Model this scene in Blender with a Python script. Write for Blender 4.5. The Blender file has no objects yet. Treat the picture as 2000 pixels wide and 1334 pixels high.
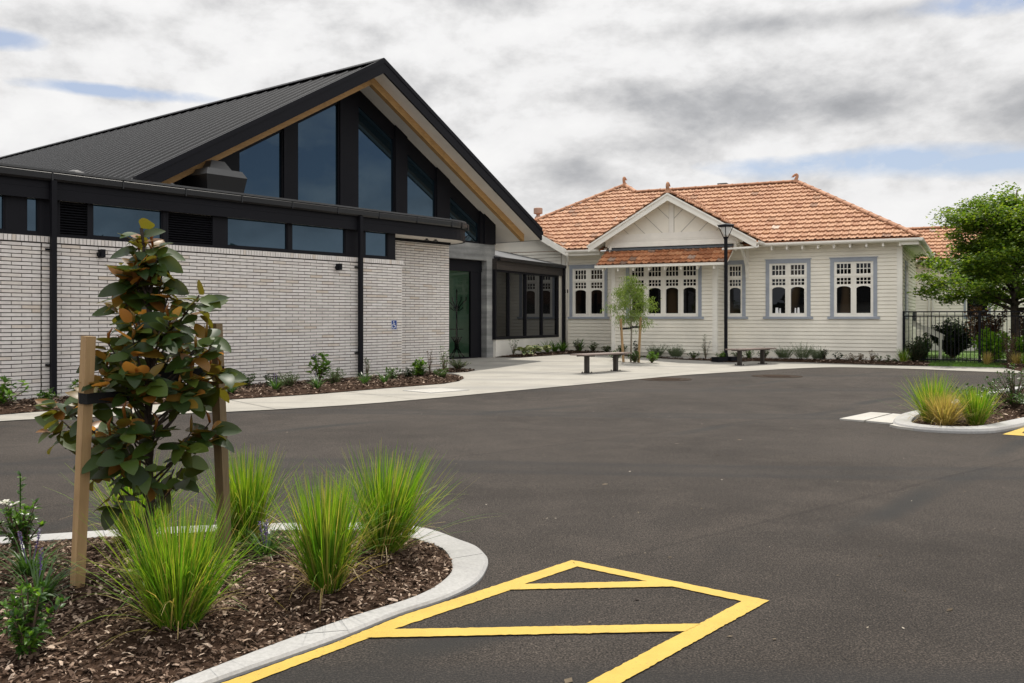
import bpy, bmesh, math, random
from mathutils import Vector, Matrix
R = random.Random(7)
sc = bpy.context.scene
COL = sc.collection
rad = math.radians

# ------------------------------------------------------------------ helpers
class MB:
    """collects geometry; build() links it as one mesh object"""
    def __init__(s): s.v = []; s.f = []; s.m = []
    def add(s, vs, fs, mi=0):
        o = len(s.v); s.v.extend(vs); s.f.extend([tuple(i + o for i in f) for f in fs]); s.m.extend([mi] * len(fs))
    def box(s, x0, x1, y0, y1, z0, z1, mi=0):
        s.add([(x0,y0,z0),(x1,y0,z0),(x1,y1,z0),(x0,y1,z0),(x0,y0,z1),(x1,y0,z1),(x1,y1,z1),(x0,y1,z1)],
              [(0,3,2,1),(4,5,6,7),(0,1,5,4),(1,2,6,5),(2,3,7,6),(3,0,4,7)], mi)
    def prism(s, poly, vec, mi=0):
        """poly: list of 3D points, extruded along vec"""
        n = len(poly); b = [(p[0]+vec[0], p[1]+vec[1], p[2]+vec[2]) for p in poly]
        s.add([tuple(p) for p in poly] + b, [tuple(range(n))[::-1], tuple(range(n, 2*n))] +
              [(i, (i+1) % n, n+(i+1) % n, n+i) for i in range(n)], mi)
    def beam(s, p0, p1, w, h, up=(0,0,1), mi=0):
        p0 = Vector(p0); p1 = Vector(p1); d = (p1-p0).normalized(); u = Vector(up)
        x = d.cross(u); x = x.normalized() if x.length > 1e-5 else Vector((1,0,0)); y = x.cross(d).normalized()
        c = [x*w/2+y*h/2, -x*w/2+y*h/2, -x*w/2-y*h/2, x*w/2-y*h/2]
        s.add([tuple(p0+q) for q in c] + [tuple(p1+q) for q in c],
              [(0,1,2,3),(7,6,5,4)] + [(i,(i+1)%4+0,(i+1)%4+4,i+4) for i in range(4)], mi)
    def tube(s, pts, rs, n=8, mi=0, cap=True):
        pts = [Vector(p) for p in pts]; rings = []
        if not hasattr(rs, '__len__'): rs = [rs]*len(pts)
        prev = None
        for i, p in enumerate(pts):
            d = (pts[min(i+1, len(pts)-1)] - pts[max(i-1, 0)]).normalized()
            if prev is None:
                a = Vector((0,0,1)) if abs(d.z) < .9 else Vector((1,0,0)); x = d.cross(a).normalized()
            else:
                x = prev - d*prev.dot(d); x.normalize()
            prev = x; y = d.cross(x)
            rings.append([tuple(p + (x*math.cos(2*math.pi*k/n) + y*math.sin(2*math.pi*k/n))*rs[i]) for k in range(n)])
        fs = [(i*n+k, i*n+(k+1)%n, (i+1)*n+(k+1)%n, (i+1)*n+k) for i in range(len(pts)-1) for k in range(n)]
        if cap: fs += [tuple(range(n))[::-1], tuple(range((len(pts)-1)*n, len(pts)*n))]
        s.add([q for r in rings for q in r], fs, mi)
    def build(s, name, mats, parent=None, smooth=False, recalc=True, flipy=False, loc=None):
        vs = [(x,-y,z) for x,y,z in s.v] if flipy else s.v
        if loc: vs = [(x-loc[0], y-loc[1], z-loc[2]) for x,y,z in vs]
        me = bpy.data.meshes.new(name); me.from_pydata(vs, [], s.f)
        if not isinstance(mats, (list, tuple)): mats = [mats]
        for m in mats: me.materials.append(m)
        if len(mats) > 1: me.polygons.foreach_set('material_index', s.m)
        if smooth: me.polygons.foreach_set('use_smooth', [True]*len(me.polygons))
        if recalc:
            bm = bmesh.new(); bm.from_mesh(me); bmesh.ops.recalc_face_normals(bm, faces=bm.faces); bm.to_mesh(me); bm.free()
        me.update()
        o = bpy.data.objects.new(name, me); COL.objects.link(o)
        if loc: o.location = loc
        if parent: o.parent = parent
        return o

def tag(o, label=None, cat=None, group=None, kind=None):
    if label: o['label'] = label
    if cat: o['category'] = cat
    if group: o['group'] = group
    if kind: o['kind'] = kind
    return o
def thing(name, label, cat, loc=(0,0,0), rz=0, group=None):
    o = bpy.data.objects.new(name, None); COL.objects.link(o); o.location = loc; o.rotation_euler = (0,0,rz); o.empty_display_size = .2
    return tag(o, label, cat, group)
def copy_tree(o, label, loc=None, rz=None):
    def rec(a, par):
        c = a.copy(); COL.objects.link(c)
        if par: c.parent = par
        for ch in list(a.children): rec(ch, c)
        return c
    c = rec(o, None); c['label'] = label
    if loc: c.location = loc
    if rz is not None: c.rotation_euler = (0,0,rz)
    return c

# ------------------------------------------------------------------ materials
def newmat(name):
    m = bpy.data.materials.new(name); m.use_nodes = True; nt = m.node_tree; nt.nodes.clear()
    out = nt.nodes.new('ShaderNodeOutputMaterial'); return m, nt, out
def N(nt, t, **kw):
    n = nt.nodes.new(t)
    for k, v in kw.items():
        if k in n.inputs: n.inputs[k].default_value = v
        else: setattr(n, k, v)
    return n
def c4(c): return (c[0], c[1], c[2], 1)
def ramp(nt, stops, fac=None, interp='LINEAR'):
    r = nt.nodes.new('ShaderNodeValToRGB'); r.color_ramp.interpolation = interp
    e = r.color_ramp.elements
    while len(e) < len(stops): e.new(.5)
    for i, (p, c) in enumerate(stops): e[i].position = p; e[i].color = c4(c)
    if fac: nt.links.new(fac, r.inputs[0])
    return r
def mixc(nt, a, b, fac, mode='MIX'):
    n = nt.nodes.new('ShaderNodeMix'); n.data_type = 'RGBA'; n.blend_type = mode
    for sk, v in ((6, a), (7, b), (0, fac)):
        if isinstance(v, (int, float)): n.inputs[sk].default_value = v
        elif isinstance(v, tuple): n.inputs[sk].default_value = c4(v)
        else: nt.links.new(v, n.inputs[sk])
    return n.outputs[2]
def math_(nt, op, a, b=None, c=None):
    n = nt.nodes.new('ShaderNodeMath'); n.operation = op
    for i, v in enumerate((a, b, c)):
        if v is None: continue
        if isinstance(v, (int, float)): n.inputs[i].default_value = v
        else: nt.links.new(v, n.inputs[i])
    return n.outputs[0]
def noise(nt, vec, scale, detail=4, rough=.55, dist=0.):
    n = N(nt, 'ShaderNodeTexNoise', Scale=scale, Detail=detail, Roughness=rough, Distortion=dist)
    if vec: nt.links.new(vec, n.inputs['Vector'])
    return n.outputs['Fac']
def objvec(nt, scale=None):
    tc = nt.nodes.new('ShaderNodeTexCoord')
    if not scale: return tc.outputs['Object']
    mp = N(nt, 'ShaderNodeMapping', Scale=scale); nt.links.new(tc.outputs['Object'], mp.inputs[0]); return mp.outputs[0]
def geovec(nt):
    return nt.nodes.new('ShaderNodeNewGeometry').outputs['Position']
def bump(nt, h, strength=.3, dist=.01):
    b = N(nt, 'ShaderNodeBump', Strength=strength, Distance=dist); nt.links.new(h, b.inputs['Height']); return b.outputs[0]

def paint(name, col, rough=.5, var=.08, scale=3., spec=.5, metal=0., bumps=0., bscale=60, stretch=None, island=None):
    """painted / plain surface with slight mottling; island: colours picked per loose piece"""
    m, nt, out = newmat(name); b = N(nt, 'ShaderNodeBsdfPrincipled', Roughness=rough, Metallic=metal)
    b.inputs['Specular IOR Level'].default_value = spec
    v = objvec(nt, stretch) if stretch else geovec(nt)
    f = noise(nt, v, scale, 6, .6)
    if island:
        g = nt.nodes.new('ShaderNodeNewGeometry'); base = ramp(nt, island, g.outputs['Random Per Island']).outputs[0]
    else: base = c4(col)[:3]
    dark = mixc(nt, base, (0,0,0), var*1.6); lite = mixc(nt, base, (1+var*1.2,)*3, 1., 'MULTIPLY')
    rr = ramp(nt, [(.3,(0,0,0)),(.7,(1,1,1))], f)
    nt.links.new(mixc(nt, dark, lite, rr.outputs[0]), b.inputs['Base Color'])
    if bumps: nt.links.new(bump(nt, noise(nt, v, bscale, 3), bumps, .004), b.inputs['Normal'])
    nt.links.new(b.outputs[0], out.inputs[0]); return m

def leafmat(name, cols, trans=.35, tcol=None, rough=.45, spec=.4, back=None):
    """leaf: colour per loose piece, light passing through, optional different underside"""
    m, nt, out = newmat(name); g = nt.nodes.new('ShaderNodeNewGeometry')
    n = len(cols); base = ramp(nt, [(i/max(1,n-1), c) for i, c in enumerate(cols)], g.outputs['Random Per Island']).outputs[0]
    front = base
    if back: base = mixc(nt, base, back, g.outputs['Backfacing'])
    b = N(nt, 'ShaderNodeBsdfPrincipled', Roughness=rough); b.inputs['Specular IOR Level'].default_value = spec
    nt.links.new(base, b.inputs['Base Color'])
    t = nt.nodes.new('ShaderNodeBsdfTranslucent')
    if tcol: t.inputs[0].default_value = c4(tcol)
    else: nt.links.new(mixc(nt, front, (1.9,1.9,.9), 1., 'MULTIPLY'), t.inputs[0])
    mx = nt.nodes.new('ShaderNodeMixShader'); mx.inputs[0].default_value = trans
    nt.links.new(b.outputs[0], mx.inputs[1]); nt.links.new(t.outputs[0], mx.inputs[2]); nt.links.new(mx.outputs[0], out.inputs[0]); return m

def glassmat(name, base, tint=(1,1,1), ior=1.7, rough=.01, wob=0., patch=None):
    m, nt, out = newmat(name)
    d = N(nt, 'ShaderNodeBsdfDiffuse', Color=c4(base)); gl = N(nt, 'ShaderNodeBsdfGlossy', Color=c4(tint), Roughness=rough)
    fr = N(nt, 'ShaderNodeFresnel', IOR=ior); mx = nt.nodes.new('ShaderNodeMixShader')
    if patch: nt.links.new(mixc(nt, base, patch, ramp(nt,[(.52,(0,0,0)),(.66,(1,1,1))],noise(nt, objvec(nt,(1.6,1,.5)), 1.1, 1)).outputs[0]), d.inputs[0])
    if wob:
        bn = bump(nt, noise(nt, geovec(nt), .8, 1), wob, .02)
        nt.links.new(bn, gl.inputs['Normal'])
    nt.links.new(fr.outputs[0], mx.inputs[0]); nt.links.new(d.outputs[0], mx.inputs[1]); nt.links.new(gl.outputs[0], mx.inputs[2])
    nt.links.new(mx.outputs[0], out.inputs[0]); return m
def clearglass(name, tint=(.80,.92,.85)):
    m, nt, out = newmat(name)
    d = N(nt, 'ShaderNodeBsdfTransparent', Color=c4(tint)); gl = N(nt, 'ShaderNodeBsdfGlossy', Roughness=.01)
    fr = N(nt, 'ShaderNodeFresnel', IOR=1.45); mx = nt.nodes.new('ShaderNodeMixShader')
    nt.links.new(fr.outputs[0], mx.inputs[0]); nt.links.new(d.outputs[0], mx.inputs[1]); nt.links.new(gl.outputs[0], mx.inputs[2])
    nt.links.new(mx.outputs[0], out.inputs[0]); return m

def asphalt_mat():
    m, nt, out = newmat('asphalt'); v = geovec(nt); b = N(nt, 'ShaderNodeBsdfPrincipled', Roughness=.85)
    b.inputs['Specular IOR Level'].default_value = .2
    big = noise(nt, v, .35, 5, .6, .6); mid = noise(nt, v, 2.2, 5, .65, .3); fine = noise(nt, v, 110, 3, .7); gr = noise(nt, v, 330, 2, .6)
    sp = N(nt, 'ShaderNodeTexVoronoi', Scale=95); nt.links.new(v, sp.inputs['Vector'])
    c = ramp(nt, [(.3,(.027,.0226,.0196)),(.7,(.052,.0445,.039))], big).outputs[0]
    mg = noise(nt, v, 32, 4, .75)
    c = mixc(nt, c, (.066,.0555,.0475), math_(nt,'MULTIPLY', ramp(nt,[(.45,(0,0,0)),(.75,(1,1,1))],mid).outputs[0], .55))
    c = mixc(nt, c, ramp(nt,[(.34,(.05,.05,.05)),(.5,(1,1,1)),(.68,(3.2,3.1,3.0))],fine).outputs[0], .9, 'MULTIPLY')
    c = mixc(nt, c, ramp(nt,[(.3,(.5,.5,.5)),(.5,(1,1,1)),(.7,(1.6,1.58,1.55))],mg).outputs[0], .7, 'MULTIPLY')
    c = mixc(nt, c, ramp(nt,[(.0,(1.9,1.85,1.8)),(.22,(1,1,1)),(1,(.75,.75,.75))],sp.outputs['Distance']).outputs[0], .5, 'MULTIPLY')
    # paving joints and roller / tyre marks: long thin wavering bands
    w = N(nt, 'ShaderNodeTexWave', Scale=.11, Distortion=5., Detail=3.); w.inputs['Detail Scale'].default_value = .6
    mp = N(nt, 'ShaderNodeMapping', Rotation=(0,0,.75)); nt.links.new(v, mp.inputs[0]); nt.links.new(mp.outputs[0], w.inputs[0])
    band = ramp(nt, [(.0,(1,1,1)),(.02,(.0,.0,.0)),(.05,(0,0,0))], w.outputs['Fac']).outputs[0]
    brk = ramp(nt, [(.45,(0,0,0)),(.6,(1,1,1))], noise(nt, v, .5, 2)).outputs[0]
    c = mixc(nt, c, (.03,.029,.028), math_(nt,'MULTIPLY',math_(nt,'MULTIPLY', band, brk),.9))
    w2 = N(nt, 'ShaderNodeTexWave', Scale=.07, Distortion=9., Detail=2., wave_type='RINGS'); w2.inputs['Detail Scale'].default_value = .35
    nt.links.new(v, w2.inputs[0])
    c = mixc(nt, c, (.03,.029,.029), math_(nt,'MULTIPLY', ramp(nt,[(.93,(0,0,0)),(.97,(1,1,1)),(1,(.4,.4,.4))],w2.outputs['Fac']).outputs[0], .65))
    sm_ = N(nt, 'ShaderNodeMapping', Rotation=(0,0,-.70)); nt.links.new(v, sm_.inputs[0]); sx = nt.nodes.new('ShaderNodeSeparateXYZ'); nt.links.new(sm_.outputs[0], sx.inputs[0])
    jit = math_(nt,'MULTIPLY',noise(nt, v, .9, 4, .6),.035)
    fr_ = math_(nt,'FRACT',math_(nt,'ADD',math_(nt,'MULTIPLY',sx.outputs[1],.29),jit))
    c = mixc(nt, c, ramp(nt,[(0,(.80,.8,.8)),(.008,(.86,.86,.86)),(.014,(1.16,1.15,1.14)),(.10,(1.04,1.04,1.04)),(.6,(.93,.93,.93)),(1,(1.05,1.05,1.05))],fr_).outputs[0], .8, 'MULTIPLY')
    # pale scuffs
    sv = N(nt, 'ShaderNodeMapping', Scale=(.8,5,1), Rotation=(0,0,.3)); nt.links.new(v, sv.inputs[0])
    c = mixc(nt, c, (.14,.13,.12), math_(nt,'MULTIPLY', ramp(nt,[(.66,(0,0,0)),(.8,(1,1,1))],noise(nt, sv.outputs[0], 1.3, 6,.7)).outputs[0], .3))
    nt.links.new(c, b.inputs['Base Color'])
    hsum = math_(nt,'ADD', fine, gr); nt.links.new(bump(nt, hsum, .9, .006), b.inputs['Normal'])
    nt.links.new(b.outputs[0], out.inputs[0]); return m

def concrete_mat(name, c0, c1, bands=0., rough=.8, board=0.):
    m, nt, out = newmat(name); v = objvec(nt); b = N(nt, 'ShaderNodeBsdfPrincipled', Roughness=rough)
    b.inputs['Specular IOR Level'].default_value = .3
    big = noise(nt, v, 1.1, 6, .65, .4); fine = noise(nt, v, 60, 3, .7)
    c = ramp(nt, [(.32,c0),(.68,c1)], big).outputs[0]
    c = mixc(nt, c, ramp(nt,[(.3,(.8,.8,.8)),(.7,(1.12,1.12,1.12))],fine).outputs[0], .8, 'MULTIPLY')
    if bands:
        mp = N(nt, 'ShaderNodeMapping', Rotation=(0,0,-.25), Scale=(.12,1.,1)); nt.links.new(v, mp.inputs[0])
        bd = ramp(nt, [(.52,(0,0,0)),(.62,(1,1,1))], noise(nt, mp.outputs[0], 1.6, 3, .5)).outputs[0]
        c = mixc(nt, c, (.22,.215,.20), math_(nt,'MULTIPLY', bd, bands))
    if board:
        mp = N(nt, 'ShaderNodeMapping', Scale=(.35,.35,5.2)); nt.links.new(v, mp.inputs[0])
        bd = ramp(nt, [(.3,(.45,.45,.46)),(.5,(.9,.9,.9)),(.7,(1.35,1.33,1.3))], noise(nt, mp.outputs[0], 1.0, 4, .6)).outputs[0]
        c = mixc(nt, c, bd, board, 'MULTIPLY')
    nt.links.new(c, b.inputs['Base Color']); nt.links.new(bump(nt, fine, .25, .003), b.inputs['Normal'])
    nt.links.new(b.outputs[0], out.inputs[0]); return m

def yellow_mat():
    m, nt, out = newmat('yellow_road_paint'); v = geovec(nt); b = N(nt, 'ShaderNodeBsdfPrincipled', Roughness=.6)
    f = noise(nt, v, 90, 5, .75); g = noise(nt, v, 5, 5, .65); wr = noise(nt, v, 2.2, 4, .6)
    c = ramp(nt, [(.3,(.45,.295,.03)),(.7,(.54,.365,.048))], g).outputs[0]
    c = mixc(nt, (.07,.06,.04), c, ramp(nt,[(.30,(0,0,0)),(.40,(1,1,1))],math_(nt,'ADD',f,math_(nt,'MULTIPLY',math_(nt,'SUBTRACT',.5,wr),.22))).outputs[0])
    nt.links.new(c, b.inputs['Base Color']); nt.links.new(bump(nt, f, .6, .004), b.inputs['Normal']); nt.links.new(b.outputs[0], out.inputs[0]); return m

def timber_mat(name, c0, c1, stretch=(25,25,2)):
    m, nt, out = newmat(name); v = objvec(nt, stretch); b = N(nt, 'ShaderNodeBsdfPrincipled', Roughness=.7)
    f = noise(nt, v, 1.5, 5, .6, .8); k = noise(nt, objvec(nt), 5, 3)
    c = ramp(nt, [(.25,c0),(.75,c1)], f).outputs[0]
    c = mixc(nt, c, (.6,.6,.6), math_(nt,'MULTIPLY', ramp(nt,[(.5,(0,0,0)),(.75,(1,1,1))],k).outputs[0], .5), 'MULTIPLY')
    nt.links.new(c, b.inputs['Base Color']); nt.links.new(bump(nt, f, .3, .003), b.inputs['Normal']); nt.links.new(b.outputs[0], out.inputs[0]); return m

M = {}
M['asphalt'] = asphalt_mat()
M['path'] = concrete_mat('pavement_concrete', (.31,.293,.258), (.385,.366,.326), bands=.6)
M['kerb'] = concrete_mat('kerb_concrete', (.33,.325,.318), (.415,.41,.40))
M['slab'] = concrete_mat('slab_concrete', (.40,.385,.35), (.50,.48,.445))
M['portal'] = concrete_mat('board_marked_concrete', (.22,.225,.22), (.38,.38,.37), board=.8)
M['yellow'] = yellow_mat()
M['brick'] = paint('pale_brick', (.6,.55,.5), .8, .06, 9, .3, bumps=.3, bscale=120,
    island=[(0,(.70,.65,.61)),(.25,(.76,.715,.675)),(.7,(.80,.755,.715)),(.92,(.75,.69,.63)),(.97,(.68,.59,.50)),(1,(.83,.80,.775))])
M['mortar'] = paint('dark_mortar', (.045,.034,.026), .9, .15, 20)
M['black'] = paint('dark_metal', (.0105,.0105,.0135), .5, .05, .7, .12)
M['blackgut'] = paint('dark_gutter_metal', (.014,.014,.015), .32, .05, 1, .45)
M['roofmetal'] = paint('dark_roof_metal', (.006,.006,.007), .6, .02, .5, .05)
M['ribmetal'] = paint('roof_rib_metal', (.014,.014,.015), .20, .02, .5, .8)
M['greymetal'] = paint('grey_metal', (.085,.085,.085), .5, .05, 3, .4)
M['greyroof'] = paint('grey_roof_sheet', (.075,.08,.09), .45, .06, 3, .5)
M['soffit'] = paint('soffit_board', (.80,.755,.69), .7, .04, 2)
M['rafter'] = timber_mat('golden_timber', (.36,.20,.07), (.52,.31,.12), (2,25,25))
M['stake'] = timber_mat('stake_timber', (.30,.185,.085), (.44,.29,.14))
M['stakeold'] = timber_mat('weathered_stake_timber', (.12,.08,.04), (.24,.17,.085))
M['cream'] = paint('cream_paint', (.855,.81,.70), .5, .07, .9, .4)
M['white'] = paint('white_paint', (.88,.845,.76), .45, .04, 3, .4)
M['groove'] = paint('groove_shade_paint', (.50,.47,.41), .6, .05, 3)  # darker cream: shade of the gable board grooves put into the colour
M['plinth'] = paint('plinth_render', (.74,.71,.645), .8, .05, 2, bumps=.2)
M['blue'] = paint('blue_grey_paint', (.335,.365,.415), .5, .06, 3, .4)
M['tile'] = paint('terracotta_tile', (.5,.25,.12), .75, .16, 14, .3, bumps=.25, bscale=70,
    island=[(0,(.33,.155,.085)),(.12,(.41,.212,.122)),(.5,(.455,.25,.148)),(.86,(.50,.285,.172)),(.95,(.40,.205,.105)),(.985,(.26,.15,.10)),(1,(.56,.43,.34))])
M['tileold'] = paint('weathered_tile', (.4,.18,.09), .75, .2, 12, .3, bumps=.25, bscale=70,
    island=[(0,(.30,.12,.055)),(.5,(.44,.19,.09)),(.85,(.50,.24,.12)),(.93,(.22,.14,.10)),(1,(.5,.36,.28))])
M['cap'] = paint('ridge_tile', (.45,.22,.12), .75, .2, 10, .3, island=[(0,(.38,.19,.11)),(1,(.52,.28,.17))])
M['lead'] = paint('lead_flashing', (.10,.11,.12), .6, .15, 8)
M['pane'] = glassmat('dark_window_glass', (.004,.004,.004), (.8,.85,.95), 1.38, patch=(.035,.024,.014))
M['gable_glass'] = glassmat('tinted_gable_glass', (.008,.016,.022), (.46,.68,.90), 2.0, wob=.12)
M['link_glass'] = glassmat('dark_link_glass', (.008,.008,.008), (.95,.97,1), 1.75)
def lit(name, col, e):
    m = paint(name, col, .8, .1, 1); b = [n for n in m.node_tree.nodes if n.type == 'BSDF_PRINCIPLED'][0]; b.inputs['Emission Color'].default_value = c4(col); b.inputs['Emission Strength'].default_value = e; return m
M['door_glass'] = clearglass('green_door_glass')
M['room'] = lit('glowing_green_room', (.20,.34,.23), .045)  # lobby surfaces glow faintly in place of interior lamplight
M['bench'] = paint('bench_wood', (.22,.17,.15), .5, .12, 10, .4)
M['bronze'] = paint('bronze_metal', (.035,.028,.024), .5, .1, 6)
M['lens'] = paint('lamp_lens', (.75,.75,.72), .3, .03, 4)
M['strap'] = paint('black_webbing', (.008,.008,.009), .9, .1, 30, bumps=.8, bscale=200)
M['blueplate'] = paint('blue_sign_paint', (.01,.05,.25), .4, .03)
M['whiteplate'] = paint('white_sign_paint', (.8,.8,.8), .4, .02)
M['mulchbase'] = paint('mulch_soil', (.045,.027,.018), .95, .3, 40, .05, bumps=1., bscale=60)
M['mulch'] = paint('bark_chip', (.1,.07,.05), .9, .15, 50, .08,
    island=[(0,(.026,.016,.011)),(.40,(.075,.048,.034)),(.70,(.15,.10,.072)),(.88,(.28,.20,.148)),(1,(.55,.43,.34))])
M['bark'] = paint('bark', (.13,.09,.065), .9, .25, 14, .2, bumps=.8, bscale=40)
M['darkbark'] = paint('dark_bark', (.07,.055,.045), .9, .3, 10, .2, bumps=1., bscale=30)
M['palebark'] = paint('pale_bark', (.22,.19,.15), .9, .2, 12)
M['tuss'] = leafmat('tussock_blade', [(.038,.105,.009),(.075,.18,.012),(.12,.24,.015),(.165,.28,.018),(.22,.29,.028),(.34,.27,.09)], .42, rough=.5)
M['tusstan'] = leafmat('tan_tussock_blade', [(.20,.17,.05),(.38,.28,.11),(.46,.34,.15),(.30,.28,.07)], .4)
M['strapleaf'] = leafmat('strap_leaf', [(.025,.06,.015),(.05,.11,.025),(.08,.16,.04)], .3, rough=.35)
M['gard'] = leafmat('gardenia_leaf', [(.022,.06,.012),(.04,.10,.016),(.08,.17,.022),(.15,.27,.035)], .36, rough=.32, spec=.45)
M['magn'] = leafmat('magnolia_leaf', [(.008,.022,.005),(.014,.038,.007),(.025,.055,.009),(.06,.095,.014)], .17, tcol=(.36,.34,.03), rough=.46, spec=.28, back=(.16,.06,.018))
M['magnnew'] = leafmat('new_magnolia_leaf', [(.19,.08,.02),(.13,.13,.018),(.24,.095,.025)], .42, tcol=(.72,.32,.05), rough=.35, back=(.26,.10,.03))
M['hedge'] = leafmat('shrub_leaf', [(.02,.05,.012),(.04,.085,.016),(.07,.13,.022)], .3, rough=.35)
M['darkshrub'] = leafmat('dark_shrub_leaf', [(.010,.022,.008),(.018,.035,.011),(.03,.055,.015)], .2)
M['hyd'] = leafmat('hydrangea_leaf', [(.04,.10,.015),(.08,.17,.02),(.14,.25,.03)], .35)
M['lav'] = leafmat('lavender_leaf', [(.10,.14,.075),(.15,.19,.11),(.07,.10,.05)], .25)
M['bronzeleaf'] = leafmat('bronze_leaf', [(.09,.04,.02),(.13,.075,.03),(.07,.08,.02)], .3)
M['hydbright'] = leafmat('bright_shrub_leaf', [(.16,.32,.03),(.25,.42,.05),(.34,.5,.07)], .5)
M['burg'] = leafmat('burgundy_leaf', [(.05,.025,.018),(.11,.045,.028),(.16,.08,.03)], .35)
M['gingko'] = leafmat('bright_tree_leaf', [(.04,.085,.011),(.075,.14,.015),(.125,.195,.02),(.21,.27,.035)], .42)
M['willow'] = leafmat('narrow_tree_leaf', [(.08,.13,.03),(.13,.19,.045),(.20,.26,.07)], .4)
M['hosta'] = leafmat('hosta_leaf', [(.03,.09,.02),(.06,.14,.03)], .3)
M['hostaedge'] = leafmat('hosta_leaf_margin', [(.45,.48,.25),(.5,.52,.3)], .3)
M['variegated'] = leafmat('variegated_leaf', [(.03,.07,.02),(.06,.11,.04),(.30,.34,.2)], .3)
M['petal'] = leafmat('white_petal', [(.75,.72,.62),(.8,.78,.7)], .3, tcol=(.8,.78,.7))
M['purple'] = leafmat('purple_petal', [(.14,.10,.28),(.2,.15,.38)], .3)
M['grass'] = leafmat('lawn_blade', [(.06,.13,.015),(.10,.19,.02)], .35)
M['lawn'] = paint('lawn_green', (.08,.15,.02), .9, .3, 8)
M['gravel'] = paint('pit_gravel', (.16,.12,.09), .9, .4, 40)
M['ventclay'] = paint('clay_cowl', (.40,.27,.21), .8, .1, 5)

# ------------------------------------------------------------------ ground
def sm(x, a, b):
    t = max(0., min(1., (x-a)/(b-a))); return t*t*(3-2*t)
def rise(x, y):   # pavement climbs gently to the entrance
    return .12*sm(y, 21.2, 26.4)*sm(-x, -6.0, -2.2)
def sheet(name, pts, z, mat, kind='structure', hump=0., grid=None, curve=None):
    bm = bmesh.new(); vs = [bm.verts.new((x,y,0)) for x,y in pts]; bm.faces.new(vs)
    if grid:
        xs = [p[0] for p in pts]; ys = [p[1] for p in pts]
        for ax, lo, hi in ((0,min(xs),max(xs)),(1,min(ys),max(ys))):
            k = lo+grid
            while k < hi:
                no = (1,0,0) if ax == 0 else (0,1,0); co = (k,0,0) if ax == 0 else (0,k,0)
                bmesh.ops.bisect_plane(bm, geom=bm.verts[:]+bm.edges[:]+bm.faces[:], plane_co=co, plane_no=no); k += grid
    bnd = [(Vector((a[0],a[1])), Vector((b[0],b[1]))) for a,b in zip(pts, pts[1:]+pts[:1])]
    for v in bm.verts:
        h = rise(v.co.x, v.co.y) + z
        if hump:
            d = 9
            for a,b in bnd:
                ab = b-a; p = Vector((v.co.x,v.co.y)); t = max(0,min(1,(p-a).dot(ab)/max(1e-9,ab.length_squared))); d = min(d,(p-a-ab*t).length)
            h += hump*sm(d,0,.45)
        v.co.z = h
    bmesh.ops.recalc_face_normals(bm, faces=bm.faces)
    for f in bm.faces:
        if f.normal.z < 0: f.normal_flip()
    me = bpy.data.meshes.new(name); bm.to_mesh(me); bm.free(); me.materials.append(mat)
    o = bpy.data.objects.new(name, me); COL.objects.link(o); o['kind'] = kind; return o
def smoothline(p, n=3, closed=False):
    """Catmull-Rom through 2D points"""
    out = []; m = len(p)
    for i in range(m if closed else m-1):
        g = lambda k: p[k % m] if closed else p[max(0,min(m-1,k))]
        p0,p1,p2,p3 = g(i-1),g(i),g(i+1),g(i+2)
        for k in range(n):
            t = k/n
            out.append(tuple(.5*((2*p1[a])+(-p0[a]+p2[a])*t+(2*p0[a]-5*p1[a]+4*p2[a]-p3[a])*t*t+(-p0[a]+3*p1[a]-3*p2[a]+p3[a])*t**3) for a in (0,1)))
    if not closed: out.append(p[-1])
    return out
g = sheet('car_park_asphalt', [(-250,-200),(250,-200),(250,400),(-250,400)], 0, M['asphalt'])
PO = [(-11,7.6),(-7.19,10.66),(-6.47,11.35),(-5.9,11.72),(-3.9,12.55),(-2.44,13.50),(-1.16,14.79),(-0.44,15.64),(1.45,17.80),(3.34,20.02),(4.52,21.15),(6.69,22.91),(7.6,23.55),(8.18,23.83),(8.6,23.88),(9.08,23.76),(10.14,23.14),(10.80,22.47),(11.93,21.23),(12.78,19.78),(13.6,17.5)]
path = sheet('pavement', smoothline(PO,3)+[(22,20),(16,34),(-2,36),(-16,20)], .010, M['path'], grid=.8)
# pavement saw-cut joints
jb = MB()
for (a,b) in (((-4.6,14.55),(-3.35,12.9)),((-2.9,15.9),(-1.55,14.45)),((-.9,18.4),(1.0,17.3)),((.1,21.4),(3.0,19.7)),((.6,24.6),(5.2,21.8)),((3.4,27.9),(7.0,23.2)),((-.9,19.2),(5.6,27.2)),((1.2,17.8),(7.5,26.4))):
    n = 14
    for k in range(n):
        p = [(a[0]+(b[0]-a[0])*t/n, a[1]+(b[1]-a[1])*t/n) for t in (k,k+1)]
        d = Vector((p[1][0]-p[0][0],p[1][1]-p[0][1])).normalized(); w = Vector((-d.y,d.x))*.006
        jb.add([(p[0][0]-w.x,p[0][1]-w.y,rise(*p[0])+.0135),(p[1][0]-w.x,p[1][1]-w.y,rise(*p[1])+.0135),(p[1][0]+w.x,p[1][1]+w.y,rise(*p[1])+.0135),(p[0][0]+w.x,p[0][1]+w.y,rise(*p[0])+.0135)],[(0,1,2,3)])
tag(jb.build('pavement_joint', M['greymetal'], recalc=False), kind='structure')

# building frames: modern (a along brick wall, b outward) and villa (s along front, t outward)
MU = Vector((.6263,.7796)); MN = Vector((.7796,-.6263)); MA = Vector((-2.45,20.3))
VE = Vector((.8913,-.4533)); VM = Vector((-.4533,-.8913)); VH = Vector((11.36,26.6))
def mod(a,b): p = MA+MU*a+MN*b; return (p.x,p.y)
def vil(s,t): p = VH+VE*s+VM*t; return (p.x,p.y)

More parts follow.
